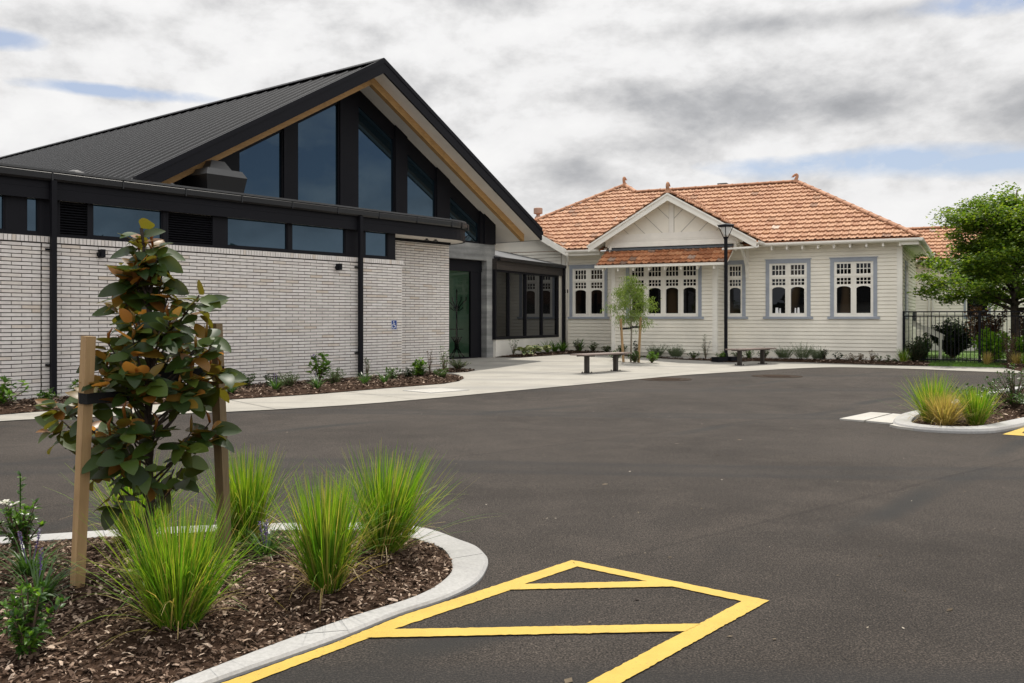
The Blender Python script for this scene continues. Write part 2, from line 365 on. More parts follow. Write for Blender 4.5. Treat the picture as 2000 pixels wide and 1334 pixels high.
def chips(name, pts, z, n, hump=0., size=(.012,.034), seed=1, mat='mulch'):
    """loose bark chips lying in a bed"""
    r = random.Random(seed); mb = MB(); xs=[p[0] for p in pts]; ys=[p[1] for p in pts]; m=len(pts)
    def inside(x,y):
        c=False; j=m-1
        for i in range(m):
            if (pts[i][1]>y)!=(pts[j][1]>y) and x<(pts[j][0]-pts[i][0])*(y-pts[i][1])/(pts[j][1]-pts[i][1])+pts[i][0]: c=not c
            j=i
        return c
    bnd=[(Vector(a),Vector(b)) for a,b in zip(pts,pts[1:]+pts[:1])]; k=0; tries=0
    while k<n and tries<n*6:
        tries+=1; x=r.uniform(min(xs),max(xs)); y=r.uniform(min(ys),max(ys))
        if not inside(x,y): continue
        k+=1; h=rise(x,y)+z
        if hump:
            p=Vector((x,y)); d=9
            for a,b in bnd:
                ab=b-a; t=max(0,min(1,(p-a).dot(ab)/max(1e-9,ab.length_squared))); d=min(d,(p-a-ab*t).length)
            h+=hump*sm(d,0,.45)
        L=r.uniform(*size)*r.choice((.7,1,1,1.5)); w=L*r.uniform(.22,.5); az=r.uniform(0,6.28); ti=r.gauss(0,.28); ro=r.gauss(0,.4)
        d=Vector((math.cos(az)*math.cos(ti),math.sin(az)*math.cos(ti),math.sin(ti))); sd=Vector((-math.sin(az)*math.cos(ro),math.cos(az)*math.cos(ro),math.sin(ro)))
        c=Vector((x,y,h+r.uniform(.002,.014))); u=Vector((0,0,r.uniform(-.1,.35)*L))
        q=[c-d*L-sd*w*r.uniform(.3,1),c-d*L+sd*w*r.uniform(.3,1),c+u+sd*w,c+d*L+sd*w*r.uniform(.1,.8),c+d*L-sd*w*r.uniform(.1,.8),c+u-sd*w]
        mb.add([tuple(v) for v in q],[(0,5,2,1),(5,4,3,2)])
    return tag(mb.build(name, M[mat], recalc=False), kind='stuff')

BED1 = [mod(-16,0)]+[(-12,8.8),(-7.65,11.34),(-6.81,12.12),(-6.49,12.55),(-4.57,14.25),(-3.30,15.40),(-2.28,16.71),(-1.33,17.84),(-1.09,18.54),(-1.02,19.4),(-1.20,20.30),(-1.58,20.95),(-2.2,21.3),mod(.1,-.6),mod(.05,0)]
sheet('mulch_bed', BED1, .02, M['mulchbase'], hump=.06, grid=.4)
chips('mulch', BED1, .02, 9000, .06, (.014,.036), 3)
BED2 = [(-1.9,22.4),(-1.45,22.75),(-.9,22.3),(-0.94,22.04),(-1.07,21.63),(-1.39,21.45),(-1.68,21.6)]
sheet('mulch_bed', BED2, .018, M['mulchbase'], hump=.03, grid=.3); chips('mulch', BED2, .02, 700, .03, (.014,.03), 4)
LB = [vil(-10.74,5.05),vil(-10.0,4.75),vil(-9.8,2.6),vil(-9.7,1.0),vil(-8.6,.9),vil(-8.6,0),vil(-10.74,0)]
sheet('mulch_bed', LB, .03, M['mulchbase'], hump=.05, grid=.5); chips('mulch', LB, .03, 1800, .05, (.014,.034), 5)
HB = [vil(-8.5,1.02),vil(-8.4,1.45),vil(-6.5,1.62),vil(-5.2,1.75),vil(-4.95,2.35),vil(-4.6,2.5),vil(-4.25,2.3),vil(-4.0,1.5),vil(-2.6,1.45),vil(-1.6,1.75),vil(.1,2.1),vil(.8,2.0),vil(.8,-.3),vil(0,-.3),vil(0,0),vil(-5.18,0),vil(-5.18,1.02)]
sheet('mulch_bed', HB, .02, M['mulchbase'], hump=.05, grid=.5); chips('mulch', HB, .02, 3000, .05, (.014,.036), 6)
RB = [vil(2.6,2.1),(12.26,21.95),(12.56,20.2),(14.5,17.5),(20,18),(20,25),vil(5,.4),vil(2.2,.2)]
sheet('mulch_bed', RB, .02, M['mulchbase'], hump=.06, grid=.6); chips('mulch', RB, .02, 3500, .06, (.016,.04), 8)
# lawn beyond the fence, and the grass strip in front of it
LW = [vil(.8,2.05),vil(2.6,2.05),vil(2.2,.2),vil(12,.2),vil(30,-10),vil(20,-40),vil(-.2,-30),vil(.02,-.3),vil(.8,-.3)]
sheet('lawn_ground', LW, .016, M['lawn'], grid=3.)
gb = MB()
def blades(mb, n, x0, f, seed):
    r = random.Random(seed)
    for i in range(n):
        s,t = f(r); x,y = vil(s,t); h = r.uniform(.03,.07); az = r.uniform(0,6.28); l = Vector((math.cos(az),math.sin(az),0)); q = Vector((-l.y,l.x,0))*.006; c = Vector((x,y,.015)); tip = c+l*h*.5+Vector((0,0,h))
        mb.add([tuple(c-q),tuple(c+q),tuple(tip)],[(0,1,2)])
blades(gb, 2600, 0, lambda r:(r.uniform(.8,2.6),r.uniform(.2,2.0)), 1); blades(gb, 6000, 0, lambda r:(r.uniform(.3,6),r.uniform(-7,.2)), 2)
tag(gb.build('lawn_grass', M['grass'], recalc=False), kind='stuff')
pw = MB(); pw.add([vil(.4,-3.2)+(.022,),vil(7,-3.5)+(.022,),vil(7,-2.7)+(.022,),vil(.4,-2.6)+(.022,)],[(0,1,2,3)])
tag(pw.build('garden_path', M['slab'], recalc=False), kind='structure')

# front planting island: kerb and mulch
KO = [(-1.456,2.758),(-1.252,2.970),(-1.014,3.282),(-0.713,3.656),(-0.499,3.969),(-0.336,4.154),(-0.226,4.325),(-0.159,4.502),(-0.130,4.713),(-0.128,4.851),(-0.145,4.962),(-0.203,5.152),(-0.287,5.274),(-0.469,5.530),(-0.652,5.661),(-0.835,5.717),(-1.069,5.732),(-1.753,5.675),(-2.348,5.544),(-2.791,5.412),(-3.001,5.342),(-3.483,5.166),(-4.138,4.910),(-6.2,4.0)]
KI = [(-1.656,2.679),(-1.409,2.883),(-1.192,3.191),(-0.923,3.588),(-0.681,3.909),(-0.487,4.129),(-0.386,4.292),(-0.330,4.452),(-0.306,4.577),(-0.305,4.681),(-0.323,4.830),(-0.369,5.017),(-0.435,5.129),(-0.592,5.319),(-0.731,5.420),(-0.862,5.478),(-1.028,5.511),(-1.687,5.459),(-2.254,5.350),(-2.679,5.240),(-2.890,5.169),(-3.353,4.995),(-3.987,4.747),(-6.1,3.75)]
def kerb(name, o, i, h=.06, label=None, n=4, closed=False):
    o = smoothline(o,n,closed); i = smoothline(i,n,closed); mb = MB(); m = len(o); k = []
    for a,b in zip(o,i):
        a = Vector(a); b = Vector(b); d = (b-a)
        e1 = a+d*.10; e2 = a+d*.94
        k += [(a.x,a.y,0),(a.x,a.y,h*.42),(e1.x,e1.y,h*.86),(e2.x,e2.y,h),(b.x,b.y,h*.92),(b.x,b.y,0)]
    fs = [(j*6+q, ((j+1)%m)*6+q, ((j+1)%m)*6+q+1, j*6+q+1) for j in range(m if closed else m-1) for q in range(5)]
    mb.add(k, fs); return tag(mb.build(name, M['kerb'], smooth=False), kind='structure')
kerb('kerb', KO, KI, .024)
ISL = smoothline(KI,2)+[(-6,1),(-2.0,2.3)]
sheet('mulch_bed', ISL, .012, M['mulchbase'], hump=.035, grid=.25)
chips('mulch', [p for p in ISL if p[0] > -4]+[(-3.6,4.6),(-3.6,2.6)], .014, 36000, .035, (.005,.0155), 9)

kj = MB(); ko_ = smoothline(KO,4); ki_ = smoothline(KI,4); acc = 0
for a_,b_,c_ in zip(ko_,ki_,ko_[1:]):
    acc += math.hypot(c_[0]-a_[0],c_[1]-a_[1])
    if acc > 1.3: acc = 0; kj.beam((a_[0]*.9+b_[0]*.1,a_[1]*.9+b_[1]*.1,.0207),(a_[0]*.06+b_[0]*.94,a_[1]*.06+b_[1]*.94,.0242),.0035,.0012)
tag(kj.build('kerb_joint', M['greymetal']), kind='structure')
# yellow no-parking markings
def mark(name, polys, z=.004):
    mb = MB()
    for j,p in enumerate(polys):
        q = []
        for a,b in zip(p,p[1:]+p[:1]):
            n = max(1,int(math.hypot(b[0]-a[0],b[1]-a[1])/.018)); d = Vector((b[0]-a[0],b[1]-a[1])).normalized()
            for k in range(n): e_ = R.gauss(0,.0016) if k else 0; q.append((a[0]+(b[0]-a[0])*k/n-d.y*e_, a[1]+(b[1]-a[1])*k/n+d.x*e_))
        p = q
        mb.add([(x,y,z+.0006*j) for x,y in p],[tuple(range(len(p)))])
    return tag(mb.build(name, M['yellow'], recalc=False), kind='structure')
mark('road_marking', [
  [(-1.32,2.86),(-1.17,2.86),(-.92,3.25),(-.73,3.50),(-.58,3.69),(-.50,3.79),(-.01,4.34),(.06,4.44),(.34,4.755),(.32,4.88),(-.12,4.37),(-.318,4.15),(-.490,3.957),(-.703,3.645),(-1.004,3.270)],
  [(.32,4.88),(.34,4.755),(1.05,4.17),(1.18,4.18)],
  [(1.18,4.18),(1.05,4.17),(.28,3.25),(-.05,2.86),(.08,2.86),(.40,3.25)],
  [(.055,4.435),(-.015,4.345),(.78,4.395),(.675,4.485)],
  [(-.50,3.79),(-.59,3.69),(.715,3.765),(.80,3.86)]])
mark('road_marking', [[(5.46,10.15),(6.07,10.81),(7.47,12.31),(7.24,11.93),(5.93,10.53),(5.74,10.26)],[(5.46,10.15),(5.74,10.26),(6.25,9.92),(6.05,9.72)]])
gt = MB(); rg = random.Random(31)
for i in range(420):
    Yg = rg.uniform(2.6,13); xg = rg.uniform(-.55,.6)*Yg
    if xg < .15 and Yg < 6.2: continue
    q = rg.choice((.004,.006,.009,.014)) if rg.random() < .93 else .028; az_ = rg.uniform(0,6.28); dx,dy = math.cos(az_)*q,math.sin(az_)*q; e = rg.uniform(.25,.8)
    gt.add([(xg-dx,yy-dy,.003) if 0 else (xg-dx,Yg-dy,.003),(xg+dy*e,Yg-dx*e,.004),(xg+dx,Yg+dy,.006),(xg-dy*e,Yg+dx*e,.005)],[(0,1,2,3)])
M['grit'] = paint('litter_grit', (.2,.17,.13), .9, .2, 30, .2, island=[(0,(.02,.015,.012)),(.45,(.06,.045,.03)),(.7,(.20,.16,.11)),(1,(.42,.38,.32))])
tag(gt.build('asphalt_grit', M['grit'], recalc=False), kind='stuff')
# right island
RO = [(5.15,12.0),(4.85,11.55),(4.60,11.0),(4.56,10.75),(4.62,10.52),(4.80,10.33),(5.03,10.25),(5.30,10.25),(5.55,10.37),(6.07,10.81),(7.33,12.0),(9.5,14.2),(12.2,17.6),(11.7,18.3),(9.32,16.75),(6.74,13.95),(5.78,12.72)]
RI = [(5.33,11.88),(5.05,11.45),(4.80,10.95),(4.76,10.75),(4.80,10.62),(4.92,10.50),(5.06,10.45),(5.25,10.45),(5.42,10.53),(5.92,10.97),(7.18,12.16),(9.33,14.35),(11.7,17.5),(11.5,17.9),(9.46,16.58),(6.89,13.80),(5.93,12.60)]
kerb('kerb', RO, RI, .06, n=3, closed=True)
RIs = smoothline(RI,2,True)
sheet('mulch_bed', RIs, .012, M['mulchbase'], hump=.05, grid=.4); chips('mulch', RIs, .014, 7000, .05, (.009,.024), 12)
sb = MB()
for q in ([(4.16,11.57),(4.87,12.37),(5.07,12.2),(4.38,11.36)],[(4.40,11.34),(5.09,12.18),(5.22,12.02),(4.88,11.45),(4.62,11.08)]):
    sb.prism([(x,y,.002) for x,y in q],(0,0,.022))
tag(sb.build('crossing_slab', M['slab']), kind='structure')
ly = MB(); ly.prism([(x,y,.001) for x,y in [(4.5,10.86),(4.52,10.68),(4.62,10.5),(4.7,10.6),(4.64,10.8),(4.66,11.0)]],(0,0,.03)); tag(ly.build('kerb_lip', M['slab']), kind='structure')
# service covers
def disc(mb,x,y,z,r,n=24,sq=1.): mb.prism([(x+r*math.cos(6.2832*k/n),y+r*sq*math.sin(6.2832*k/n),z) for k in range(n)],(0,0,.006))
M['manhole'] = paint('manhole_surround', (.062,.050,.042), 1., .2, 12, .0)
M['manlid'] = paint('manhole_lid', (.058,.044,.036), 1., .2, 30, .0)
for (x,y,l) in ((3.25,19.3,'round brownish manhole surround in the asphalt in front of the nearer bench'),(5.9,20.3,'round brownish manhole surround in the asphalt in front of the farther bench')):
    t = thing('manhole_cover', l, 'manhole cover', (x,y,0), 0, 'manhole covers in the asphalt'); b = MB(); disc(b,0,0,.001,.55); b.build('surround', M['manhole'], t); b = MB(); disc(b,0,0,.008,.3); b.build('lid', M['manlid'], t)
t = thing('service_cover', 'pale square service cover set in the pavement beside the mulch bed tip', 'service cover', (-1.35,16.2,.011), .8); b = MB(); b.box(-.42,.42,-.35,.35,0,.005); b.build('lid', M['slab'], t); b = MB()
for q in ((-.45,-.42,-.38,.38),(.42,.45,-.38,.38),(-.42,.42,-.38,-.35),(-.42,.42,.35,.38)): b.box(*q,0,.007)
b.build('frame', M['kerb'], t)

# ------------------------------------------------------------------ modern building
MOD = thing('modern_building', 'long pale brick building with black clerestory band and tall dark gabled roof', 'building', (MA.x,MA.y,0), math.atan2(MU.y,MU.x))
def P(mb, name, mat, parent=MOD, **k): return mb.build(name, mat, parent, flipy=True, **k)
def brickwall(name, a0, a1, b, z0, z1, thick, third=None, seed=0):
    r = random.Random(seed); mb = MB(); c = .0605; L = .30; row = 0; z = z0
    while z + .03 < z1:
        off = (row % 2)*.5*L; h = min(.047, z1-z-.002)
        a = a1 - off - (L if off == 0 else 0) + (0)
        edges = [a1]; x = a1-(.5*L if row % 2 else L)
        while x > a0: edges.append(x); x -= L
        edges.append(a0)
        for hi,lo in zip(edges, edges[1:]):
            if third and lo < third < hi: spans = [(hi,third+.004),(third-.004,lo)]
            else: spans = [(hi,lo)]
            for H,Lo in spans:
                if H-Lo < .03: continue
                d = r.uniform(-.0015,.0015)
                mb.box(Lo+.006,H-.006 if H < a1 else H,b-.1,b+d,z+.005,z+.005+h)
        z += c; row += 1
    w = P(mb, name, M['brick']); bk = MB(); bk.box(a0,a1-.004,b-thick,b-.014,0,z1); P(bk, 'mortar', M['mortar'], w); return w
brickwall('brick_wall', -16, 0, 0, -.01, 2.475, .25, -7.81, 1)
brickwall('brick_wall', -.2, 2.32, -.72, -.01, 3.165, .22, None, 2)
# soldier course on top of the low wall
s = MB(); a = .035
r_ = random.Random(5)
while a > -16: s.box(a-.0515,a,-.12,.012+r_.uniform(-.002,.002),2.484,2.577); a -= .0605
so = P(s, 'brick_coping', M['brick']); s = MB(); s.box(-16,.03,-.25,.004,2.478,2.572); P(s, 'mortar', M['mortar'], so)
# clerestory band
s = MB(); s.box(-16,-.16,-.30,-.12,2.575,3.2); s.box(-16,-.16,-.119,-.04,2.575,2.632)
for (x0,x1) in ((-.38,-.16),(-1.59,-1.05),(-3.07,-2.98),(-4.72,-4.45),(-5.73,-5.66),(-7.03,-6.98),(-7.82,-7.53),(-8.32,-8.02),(-9.6,-9.3)): s.box(x0,x1,-.119,-.045,2.632,3.17)
P(s, 'window_band', M['black'])
for k,(x0,x1) in enumerate(((-1.05,-.38),(-2.98,-1.59),(-4.45,-3.07),(-6.98,-5.73),(-8.02,-7.82),(-9.3,-8.32))):
    w = MB()
    for q in ((x0,x0+.025,2.632,3.16),(x1-.025,x1,2.632,3.16),(x0+.025,x1-.025,2.632,2.655)): w.box(q[0],q[1],-.10,-.055,q[2],q[3])
    wo = P(w, 'clerestory_window', M['black']); w = MB(); w.box(x0+.02,x1-.02,-.10,-.085,2.65,3.165); P(w, 'pane', M['gable_glass'], wo)
for x0,x1 in ((-5.66,-4.72),(-7.53,-7.03)):
    w = MB()
    for k in range(12):
        z = 2.66+k*.042; w.add([(x0+.03,-.115,z+.03),(x1-.03,-.115,z+.03),(x1-.03,-.05,z),(x0+.03,-.05,z),(x0+.03,-.05,z+.006),(x1-.03,-.05,z+.006),(x1-.03,-.115,z+.036),(x0+.03,-.115,z+.036)],[(0,1,2,3),(3,2,5,4),(4,5,6,7),(7,6,1,0)])
    for q in ((x0,x0+.03),(x1-.03,x1)): w.box(q[0],q[1],-.115,-.042,2.632,3.165)
    P(w, 'louvre', M['black'])
# low roof with rounded canopy nose: fascia, gutter, soffit
def nose(r, n=22): return [(1.62+(r+.25)*math.sin(math.pi*k/n), -1.1+(r+.25)*math.cos(math.pi*k/n)) for k in range(n+1)]
def outline(r): return [(-16,-.85+r)]+nose(r)+[(.2,-1.35-r),(.2,-2.68),(-16,-2.68)]
def band(name, r0, r1, z0, z1, mat, seam=None):
    o = nose(r1); i = nose(r0); o = [(-16,-.85+r1)]+o+[(.5,-1.35-r1)]; i = [(-16,-.85+r0)]+i+[(.5,-1.35-r0)]; mb = MB(); n = len(o)
    v = []
    for (ox,oy),(ix,iy) in zip(o,i): v += [(ox,oy,z0),(ox,oy,z1),(ix,iy,z1),(ix,iy,z0)]
    mb.add(v,[(k*4+q,(k+1)*4+q,(k+1)*4+(q+1)%4,k*4+(q+1)%4) for k in range(n-1) for q in range(4)]); return P(mb, name, mat)
band('fascia', .86, .90, 3.155, 3.325, M['black']); band('fascia', .855, .893, 3.328, 3.47, M['black'])
def gutter():
    prof = [(.90,3.445),(.955,3.44),(.985,3.47),(.99,3.56),(.982,3.565),(.975,3.56),(.972,3.48),(.905,3.47)]
    mb = MB(); st = [(-16,None)]+[(None,k) for k in range(31)]; v = []
    def pt(r,k,kind): return (-16,-.85+r) if kind == 's' else ((.4,-1.35-r) if kind == 'e' else (1.62+(r+.25)*math.sin(math.pi*k/30), -1.1+(r+.25)*math.cos(math.pi*k/30)))
    seq = [('s',0)]+[('n',k) for k in range(31)]+[('e',0)]
    for kd,k in seq:
        for r,z in prof: v.append(pt(r,k,kd)+(z,))
    n = len(prof); mb.add(v,[(j*n+q,(j+1)*n+q,(j+1)*n+(q+1)%n,j*n+(q+1)%n) for j in range(len(seq)-1) for q in range(n)])
    # joint clips
    x = 1.5
    while x > -16: mb.box(x-.012,x+.012,.045,.147,3.442,3.569); x -= 1.15
    for k in range(2,30,3):
        th = math.pi*k/30; c = Vector((1.62+1.207*math.sin(th),-1.1+1.207*math.cos(th))); d = Vector((math.sin(th),math.cos(th))); q = Vector((d.y,-d.x))*.012
        mb.prism([tuple(c+d*.045+q)+(3.438,),tuple(c+d*.045-q)+(3.438,),tuple(c-d*.05-q)+(3.438,),tuple(c-d*.05+q)+(3.438,)],(0,0,.132))
    return P(mb, 'gutter', M['blackgut'])
gutter()
s = MB(); s.prism([(x,y,3.165) for x,y in outline(.855)],(0,0,.02)); P(s,'soffit',M['soffit'])
s = MB(); s.box(.45,2.36,-.745,-.70,3.10,3.164); P(s,'soffit_trim',M['black'])
s = MB(); s.prism([(x,y,3.48) for x,y in outline(.86)],(0,0,.11)); s.prism([(x,y,3.592) for x,y in outline(.93)],(0,0,.035)); P(s,'low_roof',M['greymetal'])
s = MB(); s.box(-16,.2,-2.6,-.97,-.01,3.08); P(s,'inner_wall',M['black'])
for a_ in (1.15,1.45):
    s = MB(); s.tube([(a_,-.35,3.165),(a_,-.35,3.11)],[.03,.02],8); s.box(a_-.05,a_+.05,-.38,-.32,3.12,3.14); P(s,'canopy_sensor',M['greymetal'])
for a_ in (-7.67,-1.31):
    s = MB(); s.box(a_-.04,a_+.04,.06,.14,-.01,3.45); d = P(s,'downpipe',M['black'])
    for z in (.55,2.36):
        s = MB(); s.box(a_-.085,a_+.085,.006,.03,z,z+.03); s.box(a_-.02,a_+.02,.03,.06,z+.003,z+.027); P(s,'bracket',M['black'],d)
for a_ in (-6.88,-1.87):
    s = MB(); s.box(a_-.035,a_+.035,.014,.13,2.29,2.42); s.box(a_-.06,a_-.036,.02,.10,2.31,2.37); w = P(s,'wall_light',M['black'])
# gable roof
PK = .57; RA = .95; RZ = 7.52
def gz(a): return RZ - PK*abs(a-RA)
B0, B1 = -1.6, -34
AR, AL = 7.3, -5.4
s = MB()
for e in (AR, AL):
    s.prism([(RA,B0,RZ),(e,B0,gz(e)),(e,B0,gz(e)-.05),(RA,B0,RZ-.05)],(0,B1-B0,0))
roof = P(s,'roof',M['roofmetal'])
s = MB(); b = B0-.12
while b > B1:
    for e in (AR, AL):
        d = Vector((e-RA,0,gz(e)-RZ)).normalized(); n = Vector((-d.z,0,d.x)); n = n if n.z > 0 else -n
        p0 = Vector((RA,b,RZ)); p1 = Vector((e,b,gz(e)))
        for w,h0,h1 in ((.026,-.004,.016),):
            v = [p0+n*h0+Vector((0,w,0)),p0+n*h0-Vector((0,w,0)),p0+n*h1-Vector((0,w*.25,0)),p0+n*h1+Vector((0,w*.25,0))]; o = p1-p0
            s.prism([tuple(q) for q in v],tuple(o))
    b -= .47
P(s,'roof_ribs',M['ribmetal'],roof)
s = MB()
for e in (AR,AL):
    d = 1 if e > RA else -1; s.prism([(RA,B0+.01,RZ+.075),(RA+d*.2,B0+.01,RZ+.075-.2*PK),(RA+d*.2,B0+.01,RZ+.06-.2*PK),(RA,B0+.01,RZ+.06)],(0,B1-B0,0))
P(s,'ridge_flashing',M['black'],roof)
for e in (AR,AL):
    s = MB(); s.prism([(RA,B0+.02,RZ+.03),(e,B0+.02,gz(e)+.03),(e,B0+.02,gz(e)-.30),(RA,B0+.02,RZ-.30)],(0,-.05,0)); s.prism([(RA,B0+.035,RZ+.06),(e,B0+.035,gz(e)+.06),(e,B0+.035,gz(e)-.05),(RA,B0+.035,RZ-.05)],(0,-.10,0))
    P(s,'barge_board',M['black'])
    s = MB(); s.prism([(RA,B0-.03,RZ-.29),(e,B0-.03,gz(e)-.29),(e,B0-.03,gz(e)-.27),(RA,B0-.03,RZ-.27)],(0,-1.17 if e < RA else -30,0)); P(s,'gable_soffit',M['soffit'])
    e2 = e-.30 if e > RA else e+.3
    s = MB(); s.prism([(RA,-2.02,RZ-.292),(e2,-2.02,gz(e2)-.292),(e2,-2.02,gz(e2)-.50),(RA,-2.02,RZ-.50)],(0,-.13,0)); P(s,'rafter',M['rafter'])
    s = MB(); s.box(min(e,e+.03*(1 if e>0 else -1)),max(e,e+.03*(1 if e>0 else -1)),B1,B0,gz(e)-.30,gz(e)-.02); s.box(e-.01 if e>0 else e-.12,e+.12 if e>0 else e+.01,B1,B0-.02,gz(e)-.13,gz(e)-.02); P(s,'eaves_gutter',M['black'])
# soffit grooves
# gable wall: black frame, mullions, panes
W = -2.8
s = MB()
for d,e in ((1,6.0),(-1,-5.4)):
    s.prism([(RA,W,RZ-.285),(e,W,gz(e)-.285),(e,W,gz(e)-.285-.42),(RA,W,RZ-.285-.42)],(0,-.12,0))
P(s,'gable_frame',M['black'])
def soff(a): return gz(a)-.285
panes = [(-5.3,-4.55),(-3.95,-2.83),(-2.33,-1.12),(-.72,.57),(1.16,2.45),(2.88,4.03),(4.55,5.85)]
posts = [(-4.55,-3.95),(-2.83,-2.33),(-1.12,-.72),(.57,1.16),(2.45,2.88),(4.03,4.55),(5.85,6.02)]
for x0,x1 in posts:
    s = MB(); s.prism([(x0,W+.06,3.47),(x1,W+.06,3.47),(x1,W+.06,soff(x1)-.02)]+([(RA,W+.06,soff(RA)-.02)] if x0<RA<x1 else [])+[(x0,W+.06,soff(x0)-.02)],(0,-.2,0)); P(s,'mullion',M['black'])
for x0,x1 in panes:
    zt = lambda a: soff(a)-.40
    pl = [(x0,3.46),(x1,3.46),(x1,zt(x1)),(x0,zt(x0))]
    s = MB(); s.prism([(x,W-.03,z) for x,z in pl],(0,-.02,0)); g_ = P(s,'gable_window',M['gable_glass'])
    s = MB(); s.box(x0,x0+.035,W-.03,W+.02,3.46,zt(x0)); s.box(x1-.035,x1,W-.03,W+.02,3.46,zt(x1)); P(s,'frame',M['black'],g_)
s = MB(); s.box(-5.3,6.0,W-.14,W+.02,3.466,3.52); P(s,'sill_band',M['black'])
s = MB(); s.box(6.0,6.50,W-.2,W+.10,3.47,4.30); s.prism([(6.0,W+.10,4.29),(6.5,W+.10,4.29),(6.5,W+.10,soff(6.5)-.01),(6.0,W+.10,soff(6.0)-.01)],(0,-.3,0)); P(s,'corner_box',M['black'])
s = MB(); s.box(-5.4,.3,W-.3,W-.15,-.01,3.3); s.box(6.38,6.50,-33,W-.3,0,3.9); s.box(-5.4,-5.25,-33,W-.3,0,3.9); P(s,'side_wall',M['black'])
# concrete entrance portal and glazed door
s = MB(); s.box(1.0,6.53,W-.16,W+.05,2.99,3.465); s.box(6.15,6.53,W-.16,W+.049,-.02,2.99); s.box(1.0,4.3,W-.16,W+.049,-.02,2.99); P(s,'concrete_portal',M['portal'])
dr = MB(); dr.box(4.3,6.14,W-.22,W-.13,2.65,2.99); dr.box(5.66,5.98,W-.22,W-.14,.1,2.65); dr.box(5.98,6.149,W-.23,W-.16,.1,2.65); dr.box(4.3,5.66,W-.22,W-.15,.10,.17); do = P(dr,'entrance_door',M['black'])
dr = MB(); dr.add([(4.3,W-.185,.17),(5.66,W-.185,.17),(5.66,W-.185,2.65),(4.3,W-.185,2.65)],[(0,1,2,3)]); dp = P(dr,'pane',M['door_glass'],do,recalc=False)
s = MB(); s.box(3.2,6.3,-5.2,-5.1,0,3.0); s.box(3.1,3.2,-5.2,W-.3,0,3.0); s.box(6.2,6.3,-5.1,W-.3,0,3.0); s.box(3.2,6.2,-5.1,W-.3,.05,.12); s.box(3.1,6.3,-5.2,W-.3,2.95,3.0); P(s,'lobby',M['room'])
# mushroom extract unit and small cowls on the low roof
def frust(mb, ca, cb, h0, z0, h1, z1):
    v = [(ca+sx*h,cb+sy*h,z) for h,z in ((h0,z0),(h1,z1)) for sx,sy in ((-1,-1),(1,-1),(1,1),(-1,1))]
    mb.add(v,[(0,1,2,3),(4,5,6,7)]+[(i,(i+1)%4,(i+1)%4+4,i+4) for i in range(4)])
s = MB(); ca,cb = -3.465,-1.975
frust(s,ca,cb,.36,3.50,.475,4.185); vo = P(s,'roof_vent',M['blackgut'])
s = MB(); frust(s,ca,cb,.478,4.186,.40,4.325); frust(s,ca,cb,.27,4.326,.15,4.53); P(s,'vent_hood',M['greymetal'],vo)
for ca,cb,r,h in ((-6.56,-1.5,.19,3.91),(-4.69,-1.5,.07,3.90)):
    s = MB(); s.tube([(ca,cb,3.5),(ca,cb,h-.09),(ca,cb,h-.03),(ca,cb,h)],[r*.8,r,r*.75,r*.3],14); P(s,'vent_cowl',M['greymetal'],smooth=False)

# glazed link between the buildings
LK = thing('glazed_link', 'low black framed glazed passage between concrete portal and cream weatherboard house', 'link building', (VH.x,VH.y,0), math.atan2(VE.y,VE.x))
def PL(mb, name, mat, parent=LK, **k): return mb.build(name, mat, parent, flipy=True, **k)
X0 = -10.74
s = MB(); s.box(X0-.2,X0,0.02,5.0,0,.655); PL(s,'base_wall',M['plinth'])
s = MB(); s.box(X0-.12,X0+.02,.45,5.05,.655,.735); s.box(X0-.12,X0+.02,.45,5.05,2.68,2.74)
for t0,t1 in ((.45,.56),(1.72,1.78),(2.94,3.0),(4.115,4.175),(4.98,5.05)): s.box(X0-.12,X0+.015,t0,t1,.735,2.68)
PL(s,'window_frame',M['black'])
for t0,t1 in ((.56,1.72),(1.78,2.94),(3.0,4.115),(4.175,4.98)):
    s = MB(); s.box(X0-.05,X0-.04,t0,t1,.735,2.68); PL(s,'pane',M['link_glass'])
s = MB(); s.box(X0-.1,X0+.06,.02,5.05,2.74,2.90); s.box(X0-.1,X0+.055,.02,5.05,2.905,3.06); PL(s,'fascia',M['bronze'])
s = MB(); s.box(X0-.05,X0+.15,.02,5.0,3.065,3.10); s.box(X0+.06,X0+.15,.02,5.0,3.0,3.064); PL(s,'gutter',M['blackgut'])
s = MB(); s.box(X0-.1,X0-.002,.03,.45,.655,2.74); PL(s,'end_panel',M['cream'])
s = MB(); s.prism([(X0-.02,.03,3.10),(X0-.02,5.0,3.10),(X0-2.2,4.2,3.62),(X0-2.2,.03,3.62)],(0,0,.03)); PL(s,'roof',M['greyroof'])
s = MB(); s.box(X0+.02,X0+.10,.10,.19,.1,3.0); PL(s,'downpipe',M['black'])

# accessible parking style sign on the brick
SG = thing('accessible_sign', 'small blue wheelchair symbol sign fixed near the end of the brick wall', 'sign', mod(-.25,.006)+(1.15,), math.atan2(MU.y,MU.x))
def PS(mb,name,mat,par=SG): return mb.build(name,mat,par,flipy=True)
s = MB(); s.box(-.085,.085,0,.003,-.105,.105); pl = PS(s,'sign_board',M['whiteplate'])
s = MB(); s.box(-.076,.076,.0031,.0045,-.096,.096); PS(s,'sign_face',M['blueplate'])
s = MB()
def stroke(pts,w):
    for a,b in zip(pts,pts[1:]):
        d = Vector((b[0]-a[0],b[1]-a[1])).normalized(); n = Vector((-d.y,d.x))*w/2
        s.prism([(a[0]+n.x,.0046,a[1]+n.y),(b[0]+n.x,.0046,b[1]+n.y),(b[0]-n.x,.0046,b[1]-n.y),(a[0]-n.x,.0046,a[1]-n.y)],(0,.001,0))
s.prism([(-.012+.015*math.cos(k*.5236),.0046,.066+.015*math.sin(k*.5236)) for k in range(12)],(0,.001,0))
